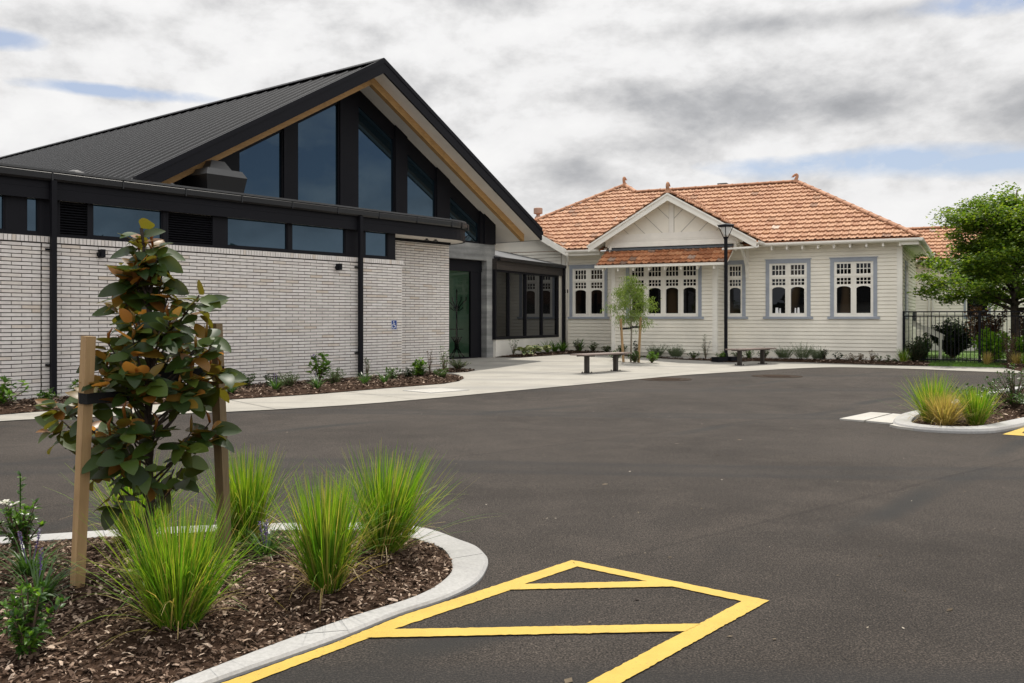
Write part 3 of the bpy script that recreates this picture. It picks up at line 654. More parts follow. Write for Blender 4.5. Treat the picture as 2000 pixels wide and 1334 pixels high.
stroke([(-.012,.045),(-.010,-.012),(.030,-.012),(.045,-.058),(.058,-.054)],.017); stroke([(-.010,.022),(.028,.022)],.013)
stroke([(-.018+.045*math.cos(a),-.03+.045*math.sin(a)) for a in [2.0+k*.3 for k in range(14)]],.013)
PS(s,'wheelchair_symbol',M['whiteplate'])

# coat stand seen through the door glass
CS = thing('coat_stand', 'dark bentwood coat stand standing inside the glazed entrance door', 'coat stand', mod(5.55,-3.4)+(.12,))
s = MB(); s.tube([(0,0,.25),(0,0,1.0),(0,0,1.95)],[.035,.028,.02],10); s.tube([(0,0,1.95),(0,0,2.03)],[.03,.012],8); CSp = s.build('post',M['black'],CS)
for k in range(4):
    a = k*math.pi/2+.5; c,sn = math.cos(a),math.sin(a)
    s = MB(); s.tube([(c*r,sn*r,z) for r,z in ((.02,1.45),(.12,1.55),(.24,1.66),(.30,1.70),(.31,1.80))],.016,6); s.tube([(c*r,sn*r,z) for r,z in ((.02,1.42),(.10,1.40),(.18,1.46),(.2,1.5))],.013,6); s.build('hook',M['black'],CS)
    s = MB(); s.tube([(c*r,sn*r,z) for r,z in ((.16,.62),(.05,.45),(.05,.28),(.16,.12),(.26,.012))],.02,6); s.build('leg',M['black'],CS)
s = MB(); s.tube([(.2*math.cos(k*.5236),.2*math.sin(k*.5236),.85) for k in range(13)],.012,6); s.beam((-.2,0,.85),(.2,0,.85),.015,.015); s.build('umbrella_ring',M['black'],CS)

# ------------------------------------------------------------------ villa
VIL = thing('villa', 'cream weatherboard villa with terracotta tiled roof, gabled bay and blue trimmed windows', 'house', (VH.x,VH.y,0), math.atan2(VE.y,VE.x))
def PV(mb, name, mat, parent=VIL, **k): return mb.build(name, mat, parent, flipy=True, **k)
def lap(mb, p0, p1, n, z0, z1, holes=(), pitch=.1145):
    p0 = Vector(p0); p1 = Vector(p1); n = Vector(n); L = (p1-p0).length; d = (p1-p0)/L; z = z0; r = random.Random(int(abs(L*1000)))
    while z < z1-.01:
        zt = min(z+pitch, z1); cuts = []
        for (u0,u1,h0,h1) in holes:
            if h0 < zt-.004 and h1 > z+.004: cuts.append((u0,u1))
        cuts.sort(); segs = []; u = 0
        for c0,c1 in cuts: segs.append((u,c0)); u = c1
        segs.append((u,L))
        for a,b in segs:
            if b-a < .01: continue
            j = r.uniform(-.001,.001)
            A = p0+d*a; B = p0+d*b; pr = [(.030+j,z),(.030+j,z+.010),(.016,zt-.016),(.001,zt-.016),(.001,z)]
            mb.add([(A.x+n.x*o,A.y+n.y*o,zz) for o,zz in pr]+[(B.x+n.x*o,B.y+n.y*o,zz) for o,zz in pr],[(0,1,2,3,4),(9,8,7,6,5)]+[(i,(i+1)%5,(i+1)%5+5,i+5) for i in range(5)])
        z = zt
    # solid backing is added by callers
ZT = 3.09; ZS = 1.27
WIN = [(-1.97,-.65,2),(-3.88,-2.54,2),(-5.17,-4.50,1),(-10.51,-9.12,2)]
s = MB()
hl = lambda a,b: (a+10.72,b+10.72,ZS+.03,ZT-.03)
lap(s,(-5.18,0),(0,0),(0,1),.32,3.56,[(a+5.18,b+5.18,ZS+.03,ZT-.03) for a,b,_ in WIN if a > -6])
wl = PV(s,'wall',M['cream'])
s = MB(); lap(s,(-10.72,0),(-8.56,0),(0,1),.32,3.56,[hl(-10.51,-9.12)]); PV(s,'wall',M['cream'])
s = MB()
def wallback(mb, s0, s1, t, holes, z0=.1, z1=3.56, th=.12):
    edges = sorted({s0,s1,*[h[0] for h in holes],*[h[1] for h in holes]})
    for a,b in zip(edges,edges[1:]):
        h = [q for q in holes if q[0] <= a and q[1] >= b]
        if h: mb.box(a,b,t-th,t,z0,h[0][2]); mb.box(a,b,t-th,t,h[0][3],z1)
        else: mb.box(a,b,t-th,t,z0,z1)
wallback(s,-14.0,0,-.001,[(a+.02,b-.02,ZS+.03,ZT-.03) for a,b,_ in WIN]); s.box(-.12,-.001,-6.5,-.122,.1,3.5); s.box(-5.3,-5.18,0,.88,.1,3.5); s.box(-8.56,-8.44,0,.88,.1,3.5)
wallback(s,-8.56,-5.18,.999,[(-8.08,-5.65,ZS+.03,ZT-.03)])
s.box(-1,9,-11.13,-11.001,.0,3.55); s.box(-14,-10.72,-.3,-.125,0,3.6); s.box(-3,-2.9,-11,-6.5,.1,3.5)
PV(s,'wall_core',M['cream'])
s = MB(); lap(s,(-8.55,1.0),(-5.19,1.0),(0,1),.20,3.5,[(-8.1+8.55,-5.63+8.55,ZS+.03,ZT-.03)])
lap(s,(-5.18,1.0),(-5.18,0.02),(1,0),.20,3.5); lap(s,(-8.56,0.02),(-8.56,1.0),(-1,0),.20,3.5); PV(s,'bay_wall',M['cream'])
s = MB(); lap(s,(0,0),(0,-6.5),(1,0),.32,3.5,[(1.3,2.4,ZS,ZT)]); PV(s,'side_wall',M['cream'])
s = MB(); lap(s,(-.5,-11),(9,-11),(0,1),.30,3.55,[(1.52+.5,2.46+.5,ZS,2.98)]); PV(s,'wing_wall',M['cream'])
s = MB()
for x,t in ((-.001,.0),(-5.18,1.0),(-8.57,1.0)):
    if x > -8: s.box(x-.115,x+.034,t+.001,t+.034,.24,3.52); s.box(x+.0005,x+.034,t-.11,t+.0,.24,3.52)
    else: s.box(x-.03,x+.10,t+.001,t+.034,.24,3.52)
s.box(-.02,.035,-6.6,-6.5,.3,3.5); s.box(-10.80,-10.68,.002,.034,.2,3.9)
PV(s,'corner_board',M['white'])
s = MB(); s.box(-5.2,-.02,-.05,-.002,-.01,.318); s.box(-.05,-.02,-6.5,-.051,-.01,.318); s.box(-8.54,-5.2,.94,.985,-.01,.198); s.box(-5.25,-5.2,-.001,.939,-.01,.198); s.box(-8.54,-8.5,0,.939,-.01,.198); s.box(-10.7,-8.5,-.05,-.002,-.01,.318); s.box(-.5,9,-11.05,-11.0,0,.3); PV(s,'plinth',M['plinth'])
s = MB()
for x in (-3.35,-.72): s.box(x-.11,x+.11,-.001,.006,.19,.26); 
for x in (-3.35,-.72):
    for k in range(3): s.box(x-.09,x+.09,.0062,.010,.20+.018*k,.208+.018*k)
PV(s,'air_vent',M['plinth'])
s = MB(); s.box(-10.7,.04,-.2,.50,3.50,3.515); s.box(-.2,.48,-7,-.2,3.50,3.515); s.box(-.5,9,-11.3,-10.5,3.50,3.515); PV(s,'eaves_soffit',M['cream'])
s = MB(); s.box(-10.68,-8.62,.003,.03,3.32,3.49); PV(s,'frieze_board',M['cream'])

def villa_window(s0, s1, t, n, side=None):
    w = MB(); F = .105; zt, zs = ZT, ZS
    w.box(s0,s0+F,t+.001,t+.045,zs+.07,zt); w.box(s1-F,s1,t+.001,t+.045,zs+.07,zt); w.box(s0+F,s1-F,t+.001,t+.045,zt-F,zt); w.box(s0-.03,s1+.03,t+.001,t+.06,zt,zt+.025)
    wo = PV(w,'window',M['blue'])
    q = MB(); q.box(s0-.075,s1+.075,t-.02,t+.085,zs,zs+.068); PV(q,'sill',M['blue'],wo)
    a0, a1 = s0+F, s1-F; lw = (a1-a0)/n; sh = MB(); pn = MB()
    Z = dict(bot=zs+.07, pb=1.446, spr=2.185, arch=2.254, m0=2.312, m1=2.504, tr0=2.545, tr1=2.585, t0=2.625, t1=2.926, top=zt-F)
    for k in range(n):
        x0, x1 = a0+k*lw, a0+(k+1)*lw; st = max(.055,(lw-.40)/2); g0, g1 = x0+st, x1-st; y0, y1 = t-.05, t+.012
        B = lambda p0,p1,z0,z1,d=0.: sh.box(p0,p1,y0,y1-d,z0,z1)
        B(x0,g0,Z['bot'],Z['top']); B(g1,x1,Z['bot'],Z['top']); B(g0,g1,Z['bot'],Z['pb']); B(g0,g1,Z['arch'],Z['m0'],.002); B(g0,g1,Z['m1'],Z['t0'],.002); B(g0,g1,Z['t1'],Z['top'],.002)
        sh.box(x0+.004,x1-.004,y1-.004,y1+.016,Z['tr0'],Z['tr1'])
        # arched head: two spandrels
        m = 10; arc = [(g0+(g1-g0)*i/m, Z['spr']+(Z['arch']-Z['spr'])*(1-(2*i/m-1)**2)**.6) for i in range(m+1)]
        sh.prism([(x,y1-.006,z) for x,z in arc]+[(g1,y1-.006,Z['arch']+.01),(g0,y1-.006,Z['arch']+.01)],(0,-.035,0))
        for (h0,h1) in ((Z['m0'],Z['m1']),(Z['t0'],Z['t1'])):
            for i in (1,2,3): xx = g0+(g1-g0)*i/4; sh.box(xx-.0095,xx+.0095,t-.04,t+.004,h0,h1)
            zz = (h0+h1)/2; sh.box(g0,g1,t-.04,t+.003,zz-.0095,zz+.0095)
        pn.box(g0-.01,g1+.01,t-.046,t-.038,Z['pb']-.01,Z['arch']+.03); pn.box(g0-.01,g1+.01,t-.046,t-.038,Z['m0']-.01,Z['m1']+.01); pn.box(g0-.01,g1+.01,t-.046,t-.038,Z['t0']-.01,Z['t1']+.01)
        if k: sh.box(x0-.02,x0+.02,y1,y1+.018,Z['bot'],Z['top'])
    PV(sh,'sash',M['white'],wo); PV(pn,'pane',M['pane'],wo); return wo
for a,b,n in WIN: villa_window(a,b,0,n)
villa_window(-8.1,-5.63,1.0,4)
cw = MB()
for x,w_,h_ in ((-3.60,.10,.17),(-3.48,.05,.15),(-3.02,.05,.16),(-2.94,.07,.17)): cw.prism([(x,-.034,1.448),(x+w_,-.034,1.448),(x+w_*.85,-.034,1.448+h_),(x+w_*.1,-.034,1.448+h_)],(0,.003,0))
PV(cw,'display_cards',M['whiteplate'],[o for o in VIL.children if o.name.startswith('window')][1])
# side and wing windows (plainer)
s = MB(); s.box(.001,.045,-2.4,-1.3,1.27,3.05); sw = PV(s,'window',M['blue']); s = MB(); s.box(.046,.05,-2.28,-1.42,1.42,2.92); PV(s,'pane',M['pane'],sw)
s = MB(); s.box(1.52,2.46,-10.999,-10.955,1.27,2.98); sw = PV(s,'window',M['blue']); s = MB(); s.box(1.64,2.34,-10.954,-10.945,1.38,2.25); s.box(1.64,2.34,-10.954,-10.945,2.31,2.86); PV(s,'pane',M['link_glass'],sw)
s = MB(); s.box(1.60,1.64,-10.954,-10.94,1.34,2.9); s.box(2.34,2.38,-10.954,-10.94,1.34,2.9); s.box(1.64,2.34,-10.954,-10.94,2.25,2.31); s.box(1.64,2.34,-10.954,-10.94,1.34,1.38); PV(s,'sash',M['white'],sw)

# tiled roofs -------------------------------------------------------
def bisect(me, co, no):
    bm = bmesh.new(); bm.from_mesh(me); bmesh.ops.bisect_plane(bm, geom=bm.verts[:]+bm.edges[:]+bm.faces[:], plane_co=co, plane_no=no, clear_outer=True); bm.to_mesh(me); bm.free()
PROF = [(0,.030),(.035,.034),(.07,.010),(.105,.000),(.125,.012),(.15,.016),(.175,.006),(.205,.006),(.235,.030)]
def tiles(name, poly, e0, al, up, mat='tile', parent=VIL, seed=1, deck=True, course=.317):
    """poly: convex (s,t) outline on plan of one roof slope; e0: point on eave (s,t,z); al: plan dir along the eave; up: 3D vector up the slope"""
    r = random.Random(seed); al = Vector((al[0],al[1],0)).normalized(); up = Vector(up).normalized(); n = al.cross(up); n = n if n.z > 0 else -n; e0 = Vector(e0)
    cs = math.hypot(up.x,up.y); us = [ (Vector((p[0],p[1],0))-Vector((e0.x,e0.y,0))).dot(al) for p in poly]
    ul = Vector((up.x,up.y,0)).normalized(); vs = [ (Vector((p[0],p[1],0))-Vector((e0.x,e0.y,0))).dot(ul)/cs for p in poly]
    mb = MB(); wid = .235; row = 0; v = min(vs)-.03
    def inside(u,vv,mg=.35):
        for (a0,b0),(a1,b1) in zip(list(zip(us,vs)),list(zip(us,vs))[1:]+[(us[0],vs[0])]):
            pass
        return True
    k0 = math.floor(min(us)/wid)-1; k1 = math.ceil(max(us)/wid)+1
    while v < max(vs):
        for k in range(k0,k1):
            u = k*wid + r.uniform(-.004,.004); vc = v+r.uniform(-.006,.006); li = r.uniform(-.003,.004)
            pts = []; 
            for (pu,ph) in PROF:
                x = u+pu
                for (vv,hh) in ((vc,ph+.004),(vc,ph+.052+li),(vc+course+.03,ph+.002)):
                    q = e0+al*x+up*vv+n*hh; pts.append(tuple(q))
            m = len(PROF); mb.add(pts,[(i*3+j,(i+1)*3+j,(i+1)*3+j+1,i*3+j+1) for i in range(m-1) for j in (0,1)])
        v += course; row += 1
    o = PV(mb,name,M[mat],parent,recalc=False); me = o.data
    cx = sum(p[0] for p in poly)/len(poly); cy = sum(p[1] for p in poly)/len(poly)
    for (a,b) in zip(poly,poly[1:]+poly[:1]):
        d = Vector((b[0]-a[0],b[1]-a[1])); nn = Vector((d.y,-d.x)); 
        if nn.dot(Vector((cx-a[0],cy-a[1]))) > 0: nn = -nn
        bisect(me,(a[0],-a[1],0),(nn.x,-nn.y,0))
    bm = bmesh.new(); bm.from_mesh(me)
    wn = Vector((n.x,-n.y,n.z))
    for f in bm.faces:
        if f.normal.dot(wn) < -.05: f.normal_flip()
    bm.to_mesh(me); bm.free()
    if deck:
        dk = MB(); z = lambda p: e0.z + ((Vector((p[0],p[1],0))-Vector((e0.x,e0.y,0))).dot(ul))*up.z/cs
        dk.prism([(p[0],p[1],z(p)-.012) for p in poly],(0,0,-.03)); PV(dk,'roof_deck',M['tileold'],o)
    return o
K = .577; ZE = 3.585
def upv(dx,dy): return (dx,dy,K)
roofF = tiles('roof',[(.5,.55),(-9.36,.55),(-9.36,-3.55),(-3.55,-3.55)],(0,.55,ZE),(1,0),upv(0,-1),seed=1)
tiles('roof',[(-9.36,.55),(-10.4,.55),(-12.6,-1.65),(-10.06,-4.25),(-9.36,-3.55)],(0,.55,ZE),(1,0),upv(0,-1),seed=5)
tiles('roof',[(.5,.55),(-3.55,-3.55),(.5,-7.6)],(.5,0,ZE),(0,-1),upv(-1,0),seed=2)
tiles('roof',[(-12.6,-1.65),(-10.06,-4.25),(-12.6,-6.85)],(-14.84,-4,ZE),(0,-1),upv(1,0),seed=3)
tiles('roof',[(-10.4,.55),(-12.6,-1.65),(-12.6,.55)],(-10.4,0,ZE),(0,-1),upv(-1,0),seed=4)
tiles('roof',[(-12.6,.55),(-12.6,-7.5),(-14.8,-7.5),(-14.8,.55)],(-14.8,0,ZE),(0,-1),upv(1,0),seed=6)
# hidden back slopes
s = MB(); z6 = ZE+K*4.1
s.add([(-3.55,-3.55,z6),(-9.36,-3.55,z6),(-9.36,-7.6,ZE),(.5,-7.6,ZE)],[(0,1,2,3)]); s.add([(-10.06,-4.25,ZE+K*4.8),(-9.36,-3.55,z6),(-9.36,-7.6,ZE+.4),(-12.6,-6.85,ZE+K*2.2)],[(0,1,2,3)])
PV(s,'back_roof',M['tileold'])
# bay gable roof
SA = -6.58; ZA = 5.17
zb = lambda d: ZA-K*d
tv = .55-(ZA-ZE)/K
for sg,e in ((1,-3.86),(-1,-9.22)):
    ze = zb(abs(e-SA)); ti = .55-(ze-ZE)/K
    tiles('bay_roof',[(SA,1.5),(e,1.5),(e,ti),(SA,tv)],(e,1.5,ze+.012),(0,1),upv(-sg,0),seed=7+sg)
# main wing far right
tiles('wing_roof',[(-3,-10.45),(9,-10.45),(9,-12.9),(-3,-12.9)],(0,-10.45,ZE),(1,0),upv(0,-1),seed=11)
s = MB(); s.add([(-3,-12.9,ZE+K*2.45),(9,-12.9,ZE+K*2.45),(9,-17,ZE),(-3,-17,ZE)],[(0,1,2,3)]); PV(s,'back_roof',M['tileold'])
# awning over the bay window
AW = MB(); aw0 = (-8.77,-4.64); zt_,zl_ = 3.47,2.93
sl = (zt_-zl_)/.93
tiles('awning_roof',[(aw0[0],1.96),(aw0[1],1.96),(aw0[1],1.03),(aw0[0],1.03)],(0,1.96,zl_),(1,0),(0,-1,sl),'tileold',seed=13,course=.29)
s = MB(); s.box(aw0[0]-.02,aw0[1]-.06,1.955,2.04,zl_-.055,zl_+.02); s.box(aw0[0]-.02,aw0[1]-.06,1.955,2.045,zl_+.005,zl_+.022); PV(s,'awning_gutter',M['white'])
s = MB()
for x in (aw0[0]+.01,aw0[1]-.03): s.prism([(x,1.03,zt_-.02),(x,1.955,zl_-.02),(x,1.955,zl_-.07),(x,1.03,zt_-.14)],(.025,0,0))
s.prism([(aw0[0]+.03,1.03,zt_-.05),(aw0[0]+.03,1.95,zl_-.05),(aw0[0]+.03,1.95,zl_-.065),(aw0[0]+.03,1.03,zt_-.065)],(aw0[1]-aw0[0]-.06,0,0))
PV(s,'awning_frame',M['white'])
x = aw0[0]+.22
while x < aw0[1]-.1:
    s = MB(); s.prism([(x-.025,1.95,zl_-.06),(x-.025,1.95,zl_-.16),(x-.025,1.87,zl_-.17),(x-.025,1.03,zt_-.18),(x-.025,1.03,zt_-.08)],(.05,0,0)); PV(s,'rafter_tail',M['white']); x += .505
s = MB(); s.beam((aw0[0]+.05,1.02,zt_+.05),(aw0[1]-.0,1.02,zt_+.05),.05,.07); s.prism([(aw0[0]+.05,1.03,zt_+.09),(aw0[1],1.03,zt_+.09),(aw0[1],1.2,zt_-.01),(aw0[0]+.05,1.2,zt_-.01)],(0,0,.02)); PV(s,'flashing',M['lead'])
# ridge and hip caps, finials
def caps(pts, r=.105, seg=.42, name='ridge_cap'):
    mb = MB()
    for p0,p1 in pts:
        p0 = Vector(p0); p1 = Vector(p1); L = (p1-p0).length; n = max(1,int(L/seg)); d = (p1-p0)/L; x = d.cross(Vector((0,0,1))).normalized(); y = x.cross(d)
        for k in range(n):
            a = p0+d*(L*k/n-.02); b = p0+d*(L*(k+1)/n+.03); m = 8; v = []
            for (c,rr) in ((a,r*1.0),(a+d*.05,r*1.0),(a+d*.052,r*.88),(b,r*.84)):
                for q in range(m+1): th = math.pi*q/m; v.append(tuple(c+x*rr*math.cos(th)+y*rr*(math.sin(th)*.85-.12)))
            mb.add(v,[(j*(m+1)+q,(j+1)*(m+1)+q,(j+1)*(m+1)+q+1,j*(m+1)+q+1) for j in range(3) for q in range(m)]+[tuple(range(m+1))])
    return PV(mb,name,M['cap'],roofF)
zA = ZE+K*4.8; U_ = .05
for q_ in ([((.5,.55,ZE+U_),(-3.55,-3.55,z6+U_)),((-3.55,-3.55,z6+U_),(-9.30,-3.55,z6+U_)),((-9.36,-3.55,z6+U_),(-10.06,-4.25,zA+U_)),((-12.6,-1.71,ZE+K*2.26+U_),(-10.06,-4.25,zA+U_)),((-12.6,.5,ZE+K*2.2+U_),(-12.6,-1.6,ZE+K*2.2+U_)),((SA,1.45,ZA+U_),(SA,tv,ZA+U_))]): caps([q_])
caps([((-3,-12.9,ZE+K*2.45+U_),(9,-12.9,ZE+K*2.45+U_))])
def finial(x,y,z,dx,dy,h=.30):
    mb = MB(); pts = []; 
    for k in range(12):
        a = k/11; th = a*4.6
        pts.append((x+dx*(.02+.10*math.sin(th)*a*1.1), y+dy*(.02+.10*math.sin(th)*a*1.1), z+h*(.1+.75*min(1,a*1.5))+.09*(1-math.cos(max(0,th-2)))*-.6*a))
    mb.tube([(x,y,z-.05),(x,y,z+.05)],[.11,.075],10); mb.tube(pts,[.065-.03*k/11 for k in range(12)],8); mb.tube([pts[-1],tuple(Vector(pts[-1])+Vector((0,0,-.01)))],[.05,.05],8)
    return PV(mb,'finial',M['cap'],roofF,smooth=False)
finial(-3.6,-3.55,z6+.06,1,0); finial(-10.06,-4.25,zA+.06,-.3,.9,.34); finial(SA,1.42,ZA+.06,-.1,1,.33)
# gutters
s = MB()
def gut(p0,p1,out):
    p0 = Vector(p0); p1 = Vector(p1); o = Vector(out)
    pr = [(0,-.085),(.085,-.085),(.11,-.05),(.11,0),(.095,0),(.09,-.045),(.012,-.06),(0,0)]
    s.add([tuple(p0+o*a+Vector((0,0,b))) for a,b in pr]+[tuple(p1+o*a+Vector((0,0,b))) for a,b in pr],[(i,(i+1)%8,(i+1)%8+8,i+8) for i in range(8)]+[tuple(range(8)),tuple(range(8,16))])
gut((-3.86,.50,ZE),(.60,.50,ZE),(0,1,0)); gut((-10.42,.50,ZE),(-9.2,.50,ZE),(0,1,0)); gut((.50,.60,ZE),(.50,-7.6,ZE),(1,0,0)); gut((-.9,-10.4,ZE),(9,-10.4,ZE),(0,1,0)); gut((-3.90,1.47,zb(2.72)),(-3.90,.62,zb(2.72)),(1,0,0)); gut((-9.18,.62,zb(2.64)),(-9.18,1.47,zb(2.64)),(-1,0,0))
PV(s,'gutter',M['white'])
s = MB(); s.box(-3.9,.5,.47,.498,3.485,3.57); s.box(-10.4,-9.2,.47,.498,3.40,3.57); s.box(.47,.498,-7,.469,3.40,3.57); s.prism([(0.03,.469,3.40),(.469,.469,3.40),(.469,.469,3.57),(.03,.469,3.57)],(0,-.03,0)); PV(s,'fascia_board',M['white'])
def tails(xs, t, z):
    for x in xs:
        q = MB(); q.prism([(x-.025,t,z+.028),(x-.025,t,z-.075),(x-.025,t-.06,z-.10),(x-.025,t-.42,z-.02),(x-.025,t-.42,z+.045)],(.05,0,0)); PV(q,'rafter_tail',M['white'])
tails([-3.62+.452*k for k in range(9)],.475,3.455); tails([.05+.6*k for k in range(6)],-10.46,3.455)
# bay gable: barge boards, face, trims
for sg,e in ((1,-3.86),(-1,-9.22)):
    ze = zb(abs(e-SA)); s = MB(); s.prism([(SA,1.50,ZA+.0),(e,1.50,ze+.0),(e,1.50,ze-.225),(SA,1.50,ZA-.225)],(0,-.035,0)); s.prism([(SA,1.53,ZA+.01),(e,1.53,ze+.01),(e,1.53,ze-.05),(SA,1.53,ZA-.05)],(0,-.029,0)); PV(s,'barge_board',M['white'])
    s = MB(); s.prism([(SA,1.46,ZA-.035),(e,1.46,ze-.035),(e,1.46,ze-.05),(SA,1.46,ZA-.05)],(0,-1.9,0)); PV(s,'bay_soffit',M['cream'])
s = MB(); hw = 2.22; z0 = 3.60
zt2 = lambda x: ZA-.06-K*abs(x-SA)
s.prism([(SA-hw,1.06,z0),(SA+hw,1.06,z0),(SA+hw,1.06,zt2(SA+hw)),(SA,1.06,ZA-.06),(SA-hw,1.06,zt2(SA-hw))],(0,-.05,0)); PV(s,'gable_face',M['cream'])
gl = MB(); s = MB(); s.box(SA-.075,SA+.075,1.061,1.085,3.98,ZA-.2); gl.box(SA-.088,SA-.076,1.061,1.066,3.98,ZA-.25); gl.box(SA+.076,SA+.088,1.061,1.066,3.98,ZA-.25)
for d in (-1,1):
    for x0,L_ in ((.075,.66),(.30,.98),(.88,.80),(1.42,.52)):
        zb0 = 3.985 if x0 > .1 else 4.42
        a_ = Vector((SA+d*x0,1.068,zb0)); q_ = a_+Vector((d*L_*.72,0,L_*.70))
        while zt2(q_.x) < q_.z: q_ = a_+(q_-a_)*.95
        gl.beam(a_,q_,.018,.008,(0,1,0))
s.box(SA-1.95,SA+1.95,1.061,1.08,3.80,3.985); s.box(SA-2.1,SA+2.1,1.061,1.12,3.60,3.68); s.box(SA-2.05,SA+2.05,1.061,1.095,3.68,3.74); s.box(SA-2.12,SA+2.12,1.0,1.14,3.565,3.598); s.box(SA-1.98,SA+1.98,1.061,1.09,3.745,3.795)
PV(s,'gable_trim',M['white']); PV(gl,'gable_groove_shade',M['groove'])  # thin dark strips stand in for shade lines between the boards
s = MB(); s.box(-8.85,-4.45,-.4,1.04,3.52,3.56); PV(s,'bay_ceiling',M['cream'])
for x,t1 in ((-4.45,.98),(-8.78,.98)):
    s = MB(); pts = [(x,t1-.02,3.5),(x,t1-.2,3.42),(x,.42,3.2),(x,.16,2.95),(x,.05,2.66)]
    for a_,b_ in zip(pts,pts[1:]): s.beam(a_,b_,.07,.085,(0,1,0))
    s.box(x-.045,x+.045,.026,.07,2.55,3.48); PV(s,'bracket',M['white'])
for x in (SA-2.02,SA+2.02):
    s = MB(); s.tube([(x,1.10,3.60),(x,1.16,3.5),(x,1.14,3.40),(x,1.08,3.34)],[.045,.05,.04,.02],8); PV(s,'bracket',M['white'])
# downpipes
s = MB(); s.tube([(-10.36,.56,3.50),(-10.36,.56,3.40),(-10.55,.12,3.22),(-10.60,.07,3.10),(-10.60,.07,.1)],.04,10); PV(s,'downpipe',M['white'],smooth=True)
s = MB(); s.tube([(-3.84,1.35,3.47),(-3.84,1.38,3.42),(-3.95,1.45,3.40),(-4.85,1.62,3.36)],.034,10); PV(s,'downpipe',M['white'],smooth=True)
s = MB()
for x in (.28,.42): s.tube([(x,-10.93,.2),(x,-10.93,2.72)],.035,8)
s.box(.50,1.15,-10.97,-10.95,2.60,2.66); PV(s,'downpipe',M['plinth'])
s = MB(); s.box(.03,.12,-5.2,-4.9,1.05,1.5); s.box(.12,.13,-5.15,-4.95,1.25,1.3); PV(s,'meter_box',M['greyroof'])
s = MB(); s.box(-10.64,-10.56,.03,.10,2.16,2.28); PV(s,'wall_light',M['black'])
# left wing: gable end above the glazed link
s = MB(); lap(s,(-14.5,0.02),(-10.82,0.02),(0,1),3.05,3.62); 
PV(s,'wall',M['cream'])
s = MB(); s.prism([(-14.5,.0,3.62),(-10.72,.0,3.62),(-10.72,.0,3.70),(-12.6,.0,4.79),(-14.5,.0,3.70)],(0,.03,0)); s.box(-14.4,-10.75,.031,.06,3.62,3.74); PV(s,'gable_face',M['cream'])
s = MB(); s.prism([(-12.6,.55,ZE+K*2.2+.03),(-10.40,.55,ZE+.03),(-10.40,.55,ZE-.19),(-12.6,.55,ZE+K*2.2-.19)],(0,.035,0)); s.prism([(-12.6,.55,ZE+K*2.2-.03),(-10.42,.55,ZE-.03),(-10.42,.55,ZE-.045),(-12.6,.55,ZE+K*2.2-.045)],(0,-.55,0)); s.prism([(-12.6,.55,ZE+K*2.2+.03),(-14.8,.55,ZE+.03),(-14.8,.55,ZE-.19),(-12.6,.55,ZE+K*2.2-.19)],(0,.035,0)); PV(s,'barge_board',M['white'])
s = MB(); s.tube([(-12.95,-2.6,4.7),(-12.95,-2.6,5.15)],.13,14); s.tube([(-12.95,-2.6,5.15),(-12.95,-2.6,5.2),(-12.95,-2.6,5.28)],[.12,.075,.075],14); s.tube([(-12.95,-2.6,5.26),(-12.95,-2.6,5.28),(-12.95,-2.6,5.48),(-12.95,-2.6,5.50)],[.10,.17,.17,.14],16); PV(s,'roof_vent',M['ventclay'])
s = MB(); s.box(-6.75,-6.4,-5.6,-5.3,5.2,6.38); PV(s,'chimney',M['greymetal'])
# flowers and papers on the sills inside
for x,t in ((-1.0,0),):
    pass

# ------------------------------------------------------------------ plants
def frame_of(d):
    d = d.normalized(); a = Vector((0,0,1)) if abs(d.z) < .95 else Vector((1,0,0)); x = d.cross(a).normalized(); return d, x, x.cross(d)
def blade(mb, p, az, tilt, L, w, bend, n=5, mi=0, twist=0.):
    """grass blade: starts leaning tilt from vertical and bends further over"""
    c,s_ = math.cos(az),math.sin(az); q = Vector((-s_,c,0)); q = q*math.cos(twist)+Vector((c,s_,0))*math.sin(twist); pos = Vector(p); v = []; th = tilt
    for k in range(n+1):
        ww = w*(1-(k/n)**2.2)*.5+.0004 if k else w*.35
        v += [tuple(pos-q*ww),tuple(pos+q*ww)]
        th = tilt+bend*((k+1)/n)**1.5; pos = pos+Vector((c*math.sin(th),s_*math.sin(th),math.cos(th)))*(L/n)
    mb.add(v,[(2*k,2*k+1,2*k+3,2*k+2) for k in range(n)],mi)
def leaf(mb, p, d, L, w, r, fold=.25, curl=.3, n=4, mi=0, up=None, shape=.55):
    """broad leaf with midrib fold, pointed tip and lengthwise curl"""
    d = Vector(d).normalized(); u = Vector(up) if up else Vector((r.gauss(0,.35),r.gauss(0,.35),1)); x = d.cross(u)
    if x.length < .05: x = d.cross(Vector((1,0,.2)))
    x.normalize(); nrm = x.cross(d); p = Vector(p); v = []; pos = p; th = 0
    for k in range(n+1):
        t = k/n; ww = w*.5*(math.sin(math.pi*min(1,t**(shape)*.98+.02)))**(.8 if shape < .7 else .62) if 0<k<n else w*.04
        dd = d*math.cos(th)-nrm*math.sin(th); nn = nrm*math.cos(th)+d*math.sin(th)
        v += [tuple(pos-x*ww+nn*ww*fold),tuple(pos),tuple(pos+x*ww+nn*ww*fold)]
        pos = pos+dd*(L/n); th += curl/n
    mb.add(v,[(3*k+j,3*k+j+1,3*k+j+4,3*k+j+3) for k in range(n) for j in (0,1)],mi)
